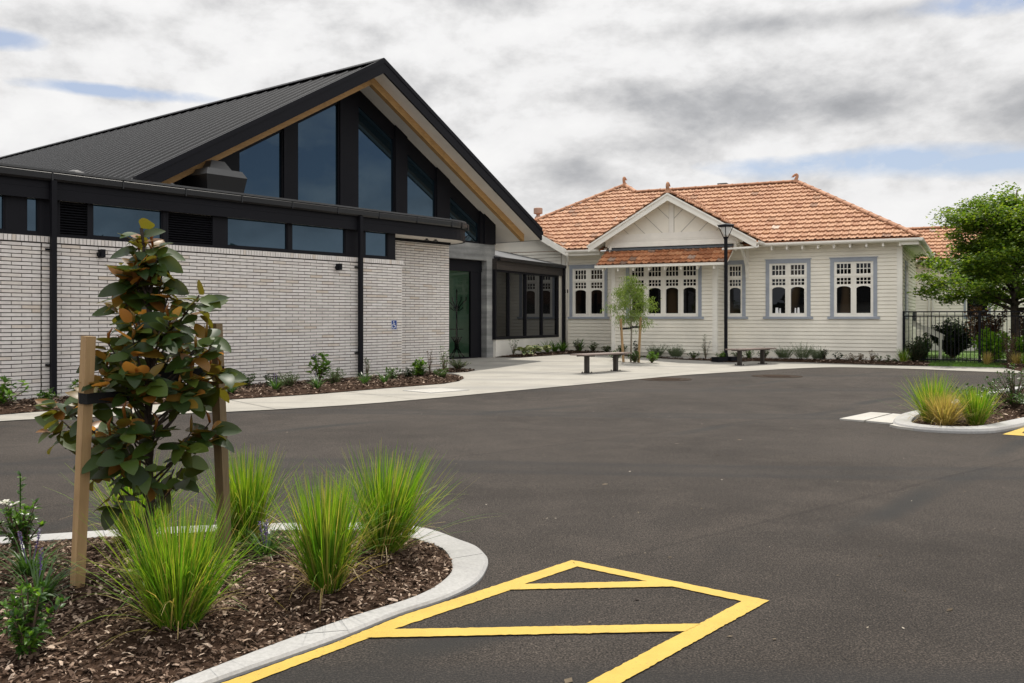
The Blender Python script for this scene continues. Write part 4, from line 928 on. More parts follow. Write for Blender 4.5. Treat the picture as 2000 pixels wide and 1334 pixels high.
def flatleaf(mb, p, d, L, w, r, mi=0):
    """small four sided leaf"""
    d = Vector(d).normalized(); u = Vector((r.gauss(0,.6),r.gauss(0,.6),1)); x = d.cross(u)
    if x.length < .05: x = Vector((1,0,0))
    x.normalize(); nn = x.cross(d); p = Vector(p); mb.add([tuple(p),tuple(p+d*L*.5+x*w*.5+nn*w*.15),tuple(p+d*L-nn*L*.1),tuple(p+d*L*.5-x*w*.5+nn*w*.15)],[(0,1,2),(0,2,3)],mi)
def rdir(r, lo=-.2, hi=1.):
    z = r.uniform(lo,hi); a = r.uniform(0,6.2832); s_ = math.sqrt(max(0,1-z*z)); return Vector((s_*math.cos(a),s_*math.sin(a),z))

def tussock(name, label, x, y, H, spread, n, seed, mat='tuss', z=.03, root=.06, w=.0055, group='lomandra-like tussocks', lean=(0,0)):
    r = random.Random(seed); mb = MB()
    for i in range(n):
        a = r.uniform(0,6.2832); q = r.random()**.6; rr = root*q
        f = abs(r.gauss(0,1)); tilt = min(1.15,.04+.28*spread*f*(.4+q)); L = H*r.uniform(.62,1.08)*(1+.25*tilt)
        bend = r.uniform(.05,.55)*spread*(.4+tilt) + (r.uniform(.4,1.5) if r.random() < .13 else 0)
        az = a+r.gauss(0,.35)
        dead = r.random() < .07
        if dead: tilt = min(1.3,tilt+r.uniform(.1,.6)); bend += r.uniform(.3,1.2); L *= r.uniform(.5,.95)
        blade(mb,(rr*math.cos(a),rr*math.sin(a),0),az,tilt,L,w*r.uniform(.6,1.2),bend,5,1 if dead else 0,r.gauss(0,.6))
    o = mb.build(name, [M[mat],M['tusstan']], recalc=False); o.location = (x,y,z+rise(x,y)); o.rotation_euler = (lean[0],lean[1],0); return tag(o,label,'grass tussock',group)
GT = 'grass tussocks in the front planting island'
tussock('grass_tussock','bright green grass tussock nearest the camera, in front of the magnolia trunk',-1.37,3.74,.50,.82,1000,21,group=GT,root=.08)
tussock('grass_tussock','pale arching grass tussock behind the magnolia trunk, between the two stakes',-2.10,5.12,.50,.95,520,22,group=GT,root=.07)
tussock('grass_tussock','upright grass tussock just beside the weathered dark stake at the far kerb',-1.5,5.15,.50,.62,760,23,group=GT,root=.075)
tussock('grass_tussock','narrow based vase shaped grass tussock standing alone in open mulch near the kerb bend',-.86,4.23,.52,.58,900,24,group=GT,root=.06)
tussock('grass_tussock','wide flaring grass tussock whose tips reach over the curved kerb nose',-.70,4.93,.54,.86,900,25,group=GT,root=.075,lean=(0,.12))
GR = 'grass tussocks on the smaller island'
tussock('grass_tussock','yellow green grass tussock at the tip of the smaller island behind the tan one',5.12,11.1,.58,1.05,650,26,group=GR,root=.09,w=.008)
tussock('grass_tussock','tan dried grass tussock on the smaller island beside the crossing slab',5.10,10.75,.42,1.2,600,27,'tusstan',group=GR,root=.07,w=.007)
tussock('grass_tussock','green grass tussock beside the yellow hatch corner on the smaller island',5.52,10.85,.44,1.0,650,28,group=GR,root=.08,w=.008)

def liriope(label, x, y, H, n, seed, group, flowers=1, z=.03, mat='strapleaf', name='liriope', w=.010):
    r = random.Random(seed); t = thing(name,label,'ground plant',(x,y,z+rise(x,y)),0,group); mb = MB()
    for i in range(n):
        a = r.uniform(0,6.2832); rr = .04*r.random(); blade(mb,(rr*math.cos(a),rr*math.sin(a),0),a+r.gauss(0,.3),r.uniform(.1,.7),H*r.uniform(.8,1.5),w*r.uniform(.7,1.2),r.uniform(.6,1.5),5,0,r.gauss(0,.3))
    mb.build('foliage',M[mat],t,recalc=False)
    for i in range(flowers):
        mb = MB(); a = r.uniform(0,6.28); d = Vector((math.cos(a)*.2,math.sin(a)*.2,1)).normalized(); mb.tube([(0,0,0),tuple(d*H*1.1)],.0025,4)
        for k in range(46):
            q = d*H*(.75+.5*k/46); flatleaf(mb,q,rdir(r,-.1,.6),.011,.009,r,0)
        mb.build('flower_spike',M['purple'],t,recalc=False)
    return t
GL = 'liriope clumps in the front planting island'
liriope('strap leaved liriope clump with a purple flower spike below the white flowered gardenia',-2.36,4.46,.19,80,31,GL,2)
liriope('shaded strap leaved liriope clump in the mulch at the foot of the pale stake',-2.09,4.02,.2,80,32,GL,1)
liriope('liriope clump with purple flower spikes between the weathered stake and the lone vase shaped tussock',-1.30,4.83,.16,95,33,GL,3)
GWL = 'liriope clumps along the brick wall bed'
for k,(x,y,l,f) in enumerate(((-4.6,14.9,'liriope clump with purple flowers at the pavement edge, first past the weathered stake',2),(-4.02,15.5,'liriope clump at the pavement edge in front of the low rounded shrub',2),(-3.42,16.0,'liriope clump with purple spike in front of the tall broad leaved shrub',1),(-2.75,17.0,'liriope clump at the pavement edge in front of the second downpipe',0),(-2.42,17.3,'liriope clump at the pavement edge past the second downpipe, before the bed narrows',0),(-1.93,19.3,'liriope clump below the tall fresh green shrub at the tip of the brick wall bed',0))):
    liriope(l,x,y,.25,60,40+k,GWL,f,.06,w=.013)

def shrub(name, label, x, y, H, W, nst, nl, L, w, mat, seed, z=.03, cat='shrub', group=None, flowers=None, form='round', stemmat='bark', fn='leaf', lo=.15, tipmat=None):
    """woody plant: stems fan out, leaves spiral along each stem and crowd at its tip"""
    r = random.Random(seed); t = thing(name,label,cat,(x,y,z+rise(x,y)),0,group); st = MB(); fo = MB(); tips = []
    for i in range(nst):
        a = r.uniform(0,6.2832); q = math.sqrt(r.random())
        hh = H*r.uniform(.55,1.)*(1-.35*q*q if form == 'round' else (1-.75*q if form == 'cone' else 1)); rr = W*.5*q*r.uniform(.7,1.1)
        if form == 'vase': rr *= 1.0
        tip = Vector((rr*math.cos(a),rr*math.sin(a),hh)); mid = Vector((tip.x*.45,tip.y*.45,hh*.5)); b0 = Vector((r.gauss(0,.012),r.gauss(0,.012),0)); tips.append(tip)
        st.tube([tuple(b0),tuple(mid),tuple(tip)],[.006+.006*H,.004+.003*H,.002],5)
        for k in range(nl):
            f = lo+(1-lo)*(k+r.random())/nl; p = b0.lerp(mid,f*2) if f < .5 else mid.lerp(tip,f*2-1)
            d = rdir(r,-.25,.75); d = (d+Vector((p.x,p.y,0))*1.5/max(W,.05)*.5).normalized(); s_ = r.uniform(.65,1.15)
            p = p+d*L*.15
            if fn == 'leaf': leaf(fo,p,d,L*s_,w*s_,r,.25,r.uniform(.1,.9),3)
            else: flatleaf(fo,p,d,L*s_,w*s_,r)
        for k in range(4):
            d = (rdir(r,.2,1)); (leaf(fo,tip,d,L*.8,w*.8,r,.3,.3,3) if fn == 'leaf' else flatleaf(fo,tip,d,L*.8,w*.8,r))
    st.build('stem',M[stemmat],t,recalc=False); fo.build('foliage',M[mat],t,recalc=False)
    if flowers:
        n,kind,size = flowers
        for i in range(n):
            tp = max(tips,key=lambda q:q.z+r.uniform(0,.25)*H-q.y*.5*r.random()); tips.remove(tp); mb = MB(); c = tp+Vector((0,-.01,.012))
            if kind == 'white':
                for k in range(7): a = k*.9+r.random()*.2; leaf(mb,c,(math.cos(a),math.sin(a)-.3,r.uniform(.05,.5)),size,size*.6,r,.2,.5,3)
            else:
                for k in range(60): flatleaf(mb,c+rdir(r,-.1,1)*size*.8,rdir(r,0,1),size*.35,size*.3,r)
            mb.build('flower',M['petal' if kind == 'white' else 'purple'],t,recalc=False)
    return t
shrub('gardenia','glossy gardenia with white flowers and one tall shoot at the far kerb',-2.66,4.93,.30,.28,26,16,.045,.022,'gard',51,flowers=(3,'white',.032),cat='shrub',form='round')
gs = shrub('gardenia','compact glossy gardenia without open flowers in the mulch nearest the camera',-1.80,3.40,.29,.24,26,17,.04,.021,'gard',52,form='round')
gs2 = MB(); r_ = random.Random(3)
for k in range(26): leaf(gs2,(0.005*math.sin(k),0,.24+k*.0075),rdir(r_,0,.8),.034,.017,r_,.25,.3,3)
gs2.tube([(0,0,.1),(0,0,.43)],.004,5); ch = [o for o in COL.objects if o.name.startswith('gardenia')][0]; gs2.build('shoot',M['gard'],ch,recalc=False)

GB = None
B_ = shrub
B_('broadleaf_shrub','large broad leaved green shrub at the foot of the brick wall before the first downpipe',-7.12,12.75,.42,.6,16,12,.11,.055,'hyd',61,z=.06)
B_('broadleaf_shrub','small leafy shrub in the bed immediately below the first downpipe',-6.62,12.95,.22,.4,14,10,.08,.04,'hedge',62,z=.06)
B_('broadleaf_shrub','small bright shrub just past the first downpipe against the brick, behind the pale stake',-6.5,13.75,.32,.3,10,10,.08,.035,'hyd',63,z=.06)
B_('needle_shrub','feathery dark green shrub in the bed right beside the weathered stake top',-4.75,14.55,.33,.38,26,16,.05,.012,'hedge',64,z=.06,fn='flat')
B_('daphne_shrub','airy small leaved shrub against the brick, before the low rounded shrub',-4.75,16.35,.27,.45,16,14,.07,.018,'hedge',65,z=.05,fn='flat')
B_('daphne_shrub','airy dark leaved shrub against the brick, directly beside the low rounded shrub',-4.35,16.55,.27,.42,16,14,.07,.018,'darkshrub',66,z=.05,fn='flat')
B_('rounded_shrub','low rounded fine leaved shrub in the middle of the brick wall bed',-3.95,16.1,.3,.48,34,22,.04,.012,'hedge',67,z=.06,fn='flat')
B_('hydrangea','tall broad leaved shrub with one purple flower head against the brick wall',-3.7,17.4,.55,.55,11,12,.13,.07,'hyd',68,z=.05,flowers=(1,'p',.07),form='vase',lo=.35)
B_('rounded_shrub','dark rounded shrub between the tall broad leaved shrub and the second downpipe',-3.3,16.95,.34,.5,30,22,.045,.014,'hedge',69,z=.06,fn='flat')
B_('twiggy_plant','thin upright twiggy plant just behind the second downpipe',-2.86,18.0,.55,.14,5,22,.05,.018,'variegated',70,z=.05,form='vase',fn='flat')
B_('broadleaf_shrub','loose leafy plant below the wheelchair sign',-2.38,18.2,.28,.35,9,9,.10,.035,'hedge',71,z=.06)
B_('broadleaf_shrub','small dark bushy plant at the end corner of the low brick wall',-2.12,18.6,.22,.3,14,12,.07,.03,'darkshrub',72,z=.06)
B_('hydrangea','tall fresh green shrub at the wall bed tip, before the entry brick',-1.98,19.2,.48,.42,11,14,.11,.06,'hyd',73,z=.05,lo=.2)
B_('twiggy_plant','slender bare twigged plant behind the fresh green shrub at the entry brick',-1.85,20.5,.55,.16,5,16,.05,.02,'bronzeleaf',74,z=.04,form='vase',fn='flat')
B_('twiggy_plant','tallest twiggy rose like plant at the tip of the bed beside the entry brick',-1.42,19.35,.68,.3,7,22,.055,.025,'variegated',75,z=.05,form='vase',fn='flat')
B_('rounded_shrub','low leafy mound at the very tip of the mulch bed below the tallest twiggy plant',-1.45,18.8,.22,.4,20,14,.06,.02,'hedge',76,z=.06,fn='flat')
B_('jasmine_mound','pale flecked small leaved mound spilling beside the entrance corner brick',-1.32,22.1,.3,.65,36,24,.04,.018,'variegated',77,z=.04,fn='flat',form='round')
# link bed
def lk(off, t): p = VH+VE*(-10.74+off)+VM*t; return p.x,p.y
x,y = lk(.35,4.55); B_('twiggy_plant','open twiggy plant against the concrete pier at the start of the link bed',x,y,.48,.3,7,14,.06,.025,'hedge',80,z=.06,form='vase',fn='flat')
for k,(t,l) in enumerate(((4.05,'white edged hosta clump nearest the concrete pier under the link windows'),(3.45,'white edged hosta clump between two others under the link windows'),(2.85,'white edged hosta clump beside the upright strap leaved lilies'))):
    x,y = lk(.5,t); r_ = random.Random(90+k); tt = thing('hosta',l,'ground plant',(x,y,.1+rise(x,y)),0,'hostas under the link windows'); fo = MB(); ed = MB()
    for i in range(24):
        a = r_.uniform(0,6.28); d = Vector((math.cos(a),math.sin(a),r_.uniform(.1,1.2))).normalized(); L_ = r_.uniform(.18,.28); p0 = Vector((0,0,.02))+d*.10; s0 = r_.getstate(); leaf(ed,p0-Vector((0,0,.004)),d,L_*1.06,L_*.78,random.Random(i),.2,1.1,4); leaf(fo,p0,d,L_,L_*.58,random.Random(i),.2,1.1,4)
    ed.build('leaf_margin',M['hostaedge'],tt,recalc=False); fo.build('foliage',M['hosta'],tt,recalc=False)
for k,(t,o,l) in enumerate(((2.35,.45,'strap leaved lily clump next to the hostas under the link windows'),(1.85,.5,'strap leaved lily clump in the middle of the lily row under the link windows'),(1.25,.5,'large strap leaved lily clump before the black link downpipe'),(.62,.85,'strap leaved lily clump in front of the white villa downpipe'))):
    x,y = lk(o,t); liriope(l,x,y,.36,46,100+k,'strap leaved lilies by the link',0,.08,'hyd','agapanthus',.035)
for k,(s_,t,l) in enumerate(((-9.9,.75,'white flecked shrub below the window beside the villa downpipe'),(-9.4,.6,'white flecked shrub in the middle under the recessed villa window'),(-8.95,.55,'small white flecked shrub in the corner where the bay projects'))):
    x,y = vil(s_,t); B_('jasmine_shrub',l,x,y,.42-.1*k,.4,18,14,.06,.028,'variegated',110+k,z=.07,fn='flat',group='flecked shrubs under the recessed window')
# villa front bed
F_ = lambda n,l,s_,t,H,W,ns,nl,L,w,m,sd,**k: B_(n,l,*vil(s_,t),H,W,ns,nl,L,w,m,sd,z=.05,**k)
F_('broadleaf_shrub','dark upright leafy plant in front of the bay behind the young tree',-7.65,1.3,.45,.28,8,10,.08,.045,'darkshrub',120)
def lavender(l, s_, t, H, W, sd):
    r = random.Random(sd); x,y = vil(s_,t); tt = thing('lavender',l,'shrub',(x,y,.05),0,'lavender bushes along the villa front'); fo = MB(); sp = MB()
    for i in range(150):
        a = r.uniform(0,6.28); q = math.sqrt(r.random()); ti = q*.75; L_ = H*r.uniform(.6,1.0); d = Vector((math.cos(a)*math.sin(ti),math.sin(a)*math.sin(ti),math.cos(ti))); b0 = Vector((math.cos(a)*.1*q,math.sin(a)*.1*q,0))
        for k in range(14): flatleaf(fo,b0+d*L_*(.2+.8*k/14),(d*.8+rdir(r,-.2,1)*.8),.05,.009,r)
        if r.random() < .25:
            sp.tube([tuple(b0+d*L_*.9),tuple(b0+d*L_*1.3)],.0025,3); 
            for k in range(5): flatleaf(sp,b0+d*L_*(1.22+.03*k),rdir(r,-.2,1),.02,.012,r)
    fo.build('foliage',M['lav'],tt,recalc=False); sp.build('flower_stem',M['lav'],tt,recalc=False)
lavender('grey green lavender under the bay window, nearer the young tree',-7.0,1.35,.38,.4,131)
lavender('grey green lavender under the plain end of the bay wall',-6.35,1.35,.36,.4,132)
lavender('grey green lavender beside the far bench, first of three under the villa windows',-3.2,.75,.36,.38,133)
lavender('tallest grey green lavender with open flower stems between the two double windows',-2.65,.8,.46,.42,134)
lavender('grey green lavender touching a dark leafed plant under the end window',-2.2,.85,.36,.36,135)
F_('creeping_shrub','low sprawling shrub in the bed at the bay corner',-5.8,1.35,.22,.5,18,12,.05,.024,'hedge',140,fn='flat')
F_('twiggy_plant','tall twiggy climber at the bay corner beside the lamp post',-5.45,1.22,.72,.35,7,16,.05,.024,'hedge',141,fn='flat',form='vase')
F_('broadleaf_shrub','bright leafy plant in front of the lamp post base',-4.72,2.32,.3,.36,14,12,.07,.035,'hyd',142)
F_('creeping_shrub','leafy shrub behind the far bench end nearest the lamp post',-4.55,.9,.26,.4,16,14,.06,.03,'hedge',143)
F_('rounded_shrub','dense bright green shrub behind the middle of the far bench',-4.2,.95,.34,.4,24,16,.055,.028,'hyd',144)
F_('rounded_shrub','dense dark green shrub behind the outer leg of the far bench',-3.78,.85,.36,.42,28,16,.05,.026,'hedge',145)
F_('broadleaf_shrub','dark leafy plant touching the lavender under the end window',-2.0,.95,.32,.26,9,10,.07,.04,'darkshrub',146)
F_('broadleaf_shrub','small dark plant standing alone below the end window',-1.62,1.0,.26,.34,8,8,.08,.045,'darkshrub',147)
for k,(s_,l) in enumerate(((-1.25,'bronze leafed nandina, first of three below the end window'),(-1.0,'bronze leafed nandina in the middle of its trio'),(-.7,'taller bronze leafed nandina beside the wall air vent'))):
    F_('nandina',l,s_,1.2,.27+.05*(k==2),.38,12,12,.06,.02,'bronzeleaf',150+k,fn='flat',group='nandinas below the end window')
for k,(s_,l,h) in enumerate(((-.48,'small green seedling shrub nearest the bronze plants at the villa corner',.24),(-.25,'small green seedling shrub in the middle of the corner trio',.24),(-.08,'tiny green seedling right at the villa corner',.12))):
    F_('seedling_shrub',l,s_,1.3,h,.2,6,7,.06,.03,'hedge',160+k,group='seedlings at the villa corner')
# young tree pit
pit = MB(); disc(pit,3.4,25.1,.013,.95,28,.95); tag(pit.build('tree_pit',M['gravel']),kind='structure')
for k,(x,y,l) in enumerate(((2.88,25.3,'rounded green shrub in the tree pit behind the bench leg'),(3.34,24.8,'rounded green shrub in the tree pit between the two stakes'),(3.82,24.9,'rounded green shrub at the open side of the tree pit'))):
    B_('rounded_shrub',l,x,y,.3,.42,26,12,.065,.032,'hyd' if k==2 else 'hedge',170+k,z=.02,group='shrubs in the young tree pit')
B_('rounded_shrub','rounded shrub against the bay wall behind the young tree',*vil(-8.15,1.28),.34,.42,26,12,.065,.032,'hedge',175,z=.04)

# trees ------------------------------------------------------------
def stake(label, p, q, w, mat, rot=0.):
    mb = MB(); d = Vector(q)-Vector(p); up = (math.cos(rot),math.sin(rot),0); mb.beam((0,0,-.03),tuple(d),w,w,up); o = mb.build('tree_stake',M[mat]); o.location = p; return tag(o,label,'stake')
# magnolia
MGX,MGY = -1.80,4.53
def mp(px, py, dy=0.):   # offset of a spot in the crown from the trunk base: across, up (metres), depth
    return Vector(((px-297)*.90/391., dy, (1130-py)/391.))
mt = thing('magnolia_tree','young magnolia with glossy dark leaves and rusty undersides tied between two stakes','tree',(MGX,MGY,.03))
tr = MB(); tk = [(0,0,-.02),(.0,0,.4),(-.01,0,.8),(.0,.01,1.2),(-.02,0,1.5),(-.04,0,1.72)]; tr.tube(tk,[.024,.021,.018,.014,.010,.006],8)
wh = [(283,455,0),(284,485,.02),(262,500,.04),(308,498,-.04),(246,540,0),(318,545,.05),(282,560,-.05),(262,525,-.06),(305,525,.0),
      (335,570,0),(378,582,.03),(232,598,0),(205,640,-.03),(262,622,.08),(286,640,-.1),(372,628,-.06),(330,625,.12),(345,660,-.12),
      (298,668,-.18),(215,690,.05),(250,690,-.12),(320,700,.15),(365,690,.1),(428,672,0),(412,690,-.08),(438,715,.06),(398,735,-.1),(345,735,-.2),
      (300,740,-.22),(258,745,-.15),(205,745,.1),(160,765,0),(125,800,-.05),(110,835,.05),(190,790,-.12),(235,800,.15),(290,800,-.22),(330,785,.2),(378,775,.05),
      (420,740,.1),(255,855,-.2),(300,870,-.24),(345,840,-.15),(388,830,0),(402,850,.1),(370,885,-.08),(320,905,-.2),(270,915,-.18),(215,905,-.05),(185,860,.1),(240,950,-.1),(300,960,.1),(352,935,.05),(385,925,-.05),(150,835,.12),
      (275,705,.2),(240,650,.2),(310,760,.0),(230,720,-.2),(370,720,.22),(290,600,.1),(345,605,.0),(400,770,-.15),(325,660,.2)]
lf = MB(); nw = MB(); r = random.Random(99)
for (px,py,dy) in wh:
    if py > 560 and r.random() < .05: continue
    c = mp(px+r.gauss(0,13),py+r.gauss(0,10),dy*1.15); zt0 = max(.15,c.z-.18-.35*math.hypot(c.x,c.y)); b0 = Vector((0,0,zt0)); m_ = b0.lerp(c,.6)-Vector((0,0,.03))
    tr.tube([tuple(b0),tuple(m_),tuple(c)],[.0065,.005,.0035],5)
    out = Vector((c.x,c.y,0)); low = (py > 860)
    nl = r.randint(11,15) if py < 870 else r.randint(7,10)
    a0 = r.uniform(0,6.28)
    for i in range(nl):
        a = a0+i*2.4; el = r.uniform(-.65,.5) if i > 2 else r.uniform(.2,1.0)
        if low: el -= .45
        d = Vector((math.cos(a),math.sin(a),el)).normalized(); d = (d+out*.3).normalized(); L_ = r.uniform(.085,.145)*(1.05 if i > 2 else .85)
        q = c-Vector((0,0,r.uniform(0,.11)))
        dest = nw if (i <= 3 and r.random() < .65 and not low) else lf
        leaf(dest,q+d*.012,d,L_,L_*r.uniform(.52,.66),r,r.uniform(.08,.3),r.uniform(-.2,.9),6,shape=.72,up=(r.gauss(0,.4),r.gauss(-.55,.45),1))
    if r.random() < .55 and not low:
        h_ = r.uniform(.05,.09); nw.tube([tuple(c),tuple(c+Vector((r.gauss(0,.008),r.gauss(0,.008),h_*.6))),tuple(c+Vector((r.gauss(0,.012),r.gauss(0,.012),h_)))],[.006,.008,.001],5)
tr.build('trunk',M['darkbark'],mt,recalc=False); lf.build('crown',M['magn'],mt,recalc=False,smooth=True); nw.build('new_growth',M['magnnew'],mt,recalc=False,smooth=True)
stake('pale square timber stake beside the magnolia, nearer the camera',(-2.03,4.25,.0),(-1.975,4.25,1.215),.047,'stake',.95)
stake('weathered dark timber stake beside the magnolia, farther from the camera',(-1.50,4.78,.0),(-1.555,4.78,1.27),.05,'stakeold',1.2)
def tie(label, c, p1, w, hh, t=.004, z=0.):
    """webbing loop from the stake to the trunk"""
    mb = MB(); c = Vector(c); p = Vector(p1); d = (p-c); d.z = 0; d.normalize(); n = Vector((-d.y,d.x,0))
    path = [c+(-d*w-n*w*.3),c+(-d*w*.4+n*w),c+d*w*.6+n*w*.9,p+n*.012-d*.01,p+d*.03,p-n*.03-d*.01,c+d*w*.6-n*w*.9,c-d*w*.4-n*w]
    m = len(path); rr = random.Random(2)
    v = []
    for q in path: j = rr.uniform(-.004,.004); v += [(q.x,q.y,q.z-hh/2+j),(q.x,q.y,q.z+hh/2+j)]
    mb.add(v,[(2*k,2*((k+1)%m),2*((k+1)%m)+1,2*k+1) for k in range(m)]); o = mb.build('tree_tie',M['strap'],recalc=False); return tag(o,label,'tree tie')
tie('black webbing tie from the pale stake to the magnolia trunk',(-1.988,4.25,.925),(-1.80,4.53,.92),.038,.05)
tie('black webbing tie from the weathered stake to the magnolia trunk',(-1.541,4.78,1.02),(-1.80,4.53,1.0),.038,.05)

def tree(label, x, y, z, trunk, limbs, nleaf, L, w, mat, barkm, seed, cl=.25, droop=0., name='tree', leaffn='flat', up=.15, ncl=None):
    """tapered trunk, limbs, twigs, and a crown of many small leaves clumped about the twigs"""
    r = random.Random(seed); t = thing(name,label,'tree',(x,y,z)); tr = MB(); cr = MB(); nodes = []
    tr.tube(trunk[0],trunk[1],9)
    for (p0,p1,r0) in limbs:
        p0 = Vector(p0); p1 = Vector(p1); d = p1-p0; m_ = p0+d*.5+Vector((r.gauss(0,.05),r.gauss(0,.05),r.uniform(.02,.12)))*d.length
        tr.tube([tuple(p0),tuple(m_),tuple(p1)],[r0,r0*.65,r0*.22],6); nodes += [m_.lerp(p1,f) for f in (.15,.5,.8,1.)]+[p0.lerp(m_,.75)]
        for k in range(6):
            f = r.uniform(.3,1.); q = (p0.lerp(m_,f*2) if f < .5 else m_.lerp(p1,f*2-1)); e = q+(rdir(r,-.3,.9)+d.normalized()*.5)*d.length*r.uniform(.16,.36); e.z -= droop*r.uniform(0,.4)
            tr.tube([tuple(q),tuple(q.lerp(e,.5)+Vector((0,0,.03))),tuple(e)],[r0*.3,r0*.2,r0*.08],4); nodes += [q.lerp(e,.55),q.lerp(e,.85),e]
    per = max(1,nleaf//len(nodes))
    for nd in nodes:
        cc = cl*r.uniform(.5,1.25); k = int(per*r.uniform(.5,1.5))
        ax = rdir(r,-.1,.4)
        for i in range(k):
            o = rdir(r,-1,1)*cc*r.random()**.55; o = o+ax*ax.dot(o)*.7; o.z *= .6; p = nd+o; p.z -= droop*r.random()*.5
            d = rdir(r,-.5,.6) if not droop else Vector((r.gauss(0,.5),r.gauss(0,.5),r.uniform(-1.4,.2)))
            flatleaf(cr,p,d,L*r.uniform(.6,1.2),w*r.uniform(.6,1.2),r)
    tr.build('trunk',M[barkm],t,recalc=False,smooth=True); cr.build('crown',M[mat],t,recalc=False); return t
rt = random.Random(5); lim = []
for k in range(16):
    z0 = .95+.085*k; a = k*2.4; L_ = .62*(1-abs(k-6)/14)*rt.uniform(.75,1.15); lim.append(((0,0,z0),(math.cos(a)*L_+.02,math.sin(a)*L_,min(2.5,z0+L_*rt.uniform(.35,.9))),.010))
tree('young slender tree with loose narrow leaves in a round pit by the bench',3.27,25.1,.012,([(0,0,0),(.02,0,.9),(-.01,0,1.7),(.02,0,2.4)],[.028,.022,.014,.005]),lim,4200,.115,.017,'willow','palebark',41,cl=.2,droop=.22,name='young_tree')
stake('thin timber stake on the doorway side of the young tree',(3.06,24.95,.01),(2.98,25.0,1.28),.05,'stake',.4)
stake('thin timber stake on the lamp side of the young tree',(3.46,24.95,.01),(3.53,25.0,1.32),.05,'stake',.8)
tie('black tie between the doorway side stake and the young tree trunk',(2.99,25.0,1.0),(3.28,25.1,1.02),.035,.05)
tie('black tie between the lamp side stake and the young tree trunk',(3.52,25.0,1.05),(3.28,25.1,1.05),.035,.05)
# large bright green tree behind the fence
rt = random.Random(8); lim = []
for k in range(48):
    a = k*2.4+.3; f = k/48; z0 = 1.45+2.5*f; L_ = (2.8-1.7*f**1.4)*rt.uniform(.66,1.22); el = .04+.75*f+rt.uniform(-.15,.25)
    lim.append(((0.03*math.sin(k),.03*math.cos(k),z0),(math.cos(a)*L_*math.cos(el),math.sin(a)*L_*math.cos(el),z0+L_*math.sin(el)),.05-.03*f))
tree('large bright green maidenhair tree behind the black fence',14.55,26.35,.0,([(0,0,-.05),(.03,0,.6),(-.02,.02,1.6),(.03,0,2.8),(.0,0,4.3),(.05,0,5.0)],[.16,.125,.105,.08,.045,.015]),lim,62000,.10,.09,'gingko','darkbark',77,cl=.36,name='maidenhair_tree')

# bushes beyond and beside the fence
V_ = lambda n,l,s_,t,H,W,ns,nl,L,w,m,sd,**k: B_(n,l,*vil(s_,t),H,W,ns,nl,L,w,m,sd,z=.02,**k)
tussock('grass_tussock','small green tussock at the villa corner in front of the fence',*vil(.12,1.0),.42,.8,220,200,group='tussocks along the fence bed',root=.06,w=.012)
V_('dark_bush','dark low bush at the fence foot beside the villa corner',.42,.55,.75,.7,60,36,.07,.035,'darkshrub',201,fn='flat')
V_('dark_bush','dark leafy bush under the sloping white handrail',.55,-.6,.85,.75,60,40,.08,.04,'hedge',202,fn='flat')
V_('camellia_bush','big rounded almost black bush behind the fence',1.27,-3.5,1.35,1.5,150,60,.10,.065,'darkshrub',203,fn='flat')
V_('burgundy_bush','burgundy leafed bush behind the fence below the bright tree',2.2,-1.9,1.65,1.3,60,44,.10,.06,'burg',204,fn='flat',form='vase',lo=.3)
V_('burgundy_bush','burgundy leafed bush behind the fence on the far side of the tree trunk',3.5,-2.2,1.7,1.4,60,44,.10,.06,'burg',205,fn='flat',form='vase',lo=.3)
V_('hydrangea_bush','bright green rounded bush at the fence before the tree trunk',2.35,-.6,1.0,1.15,90,26,.12,.075,'hydbright',206)
V_('hydrangea_bush','bright green rounded bush at the fence beyond the tree trunk',3.35,-.5,1.0,1.0,80,26,.12,.075,'hydbright',207)
V_('bronze_shrub','thin brownish shrub in front of the fence near the tree trunk',2.75,.45,.95,.6,16,22,.06,.03,'bronzeleaf',208,fn='flat',form='vase')
V_('bronze_shrub','thin brownish shrub in front of the fence past the tree trunk',3.3,.6,.8,.6,14,22,.06,.03,'hedge',209,fn='flat',form='vase')
V_('dark_bush','dark bush filling the fence bed at its open end',4.9,.6,.9,1.2,50,22,.08,.04,'hedge',212,fn='flat')
for k,(s_,t,l) in enumerate(((2.21,.9,'yellowish grass tuft in the fence bed before the tree trunk'),(2.9,1.05,'yellowish grass tuft in the fence bed in line with the tree trunk'),(3.12,1.2,'olive grass tuft in the fence bed just past the tree trunk'))):
    tussock('grass_tussock',l,*vil(s_,t),.36,.8,160,210+k,'tuss' if k==2 else 'tusstan',group='tussocks along the fence bed',root=.05,w=.012)
# tall green hedge closing the view past the garden
hd = MB(); rh = random.Random(12)
for i in range(16000):
    s_ = rh.uniform(6.5,26); t = -rh.uniform(0,1.2)-3-.1*s_; x,y = vil(s_,t); z = rh.uniform(.05,2.6)+.3*math.sin(s_*1.3); flatleaf(hd,(x,y,z),rdir(rh,-.3,1),.13,.08,rh)
o = hd.build('garden_hedge',M['hedge'],recalc=False); tag(o,'tall clipped green hedge at the end of the garden past the tree','hedge')
# shrub on the small island
for k,(x,y,H,W,l) in enumerate(((6.25,12.3,.42,.7,'small leaved shrub nearest the tussocks on the smaller island'),(6.95,12.6,.62,.95,'tallest small leaved shrub on the smaller island'),(7.45,12.7,.55,.9,'small leaved shrub at the picture edge of the smaller island'),(6.95,12.05,.34,.8,'low spreading small leaved shrub at the mulch edge of the smaller island'))):
    B_('griselinia_shrub',l,x,y,H,W,40,20,.048,.03,'hedge',220+k,z=.05,group='small leaved shrubs on the smaller island')

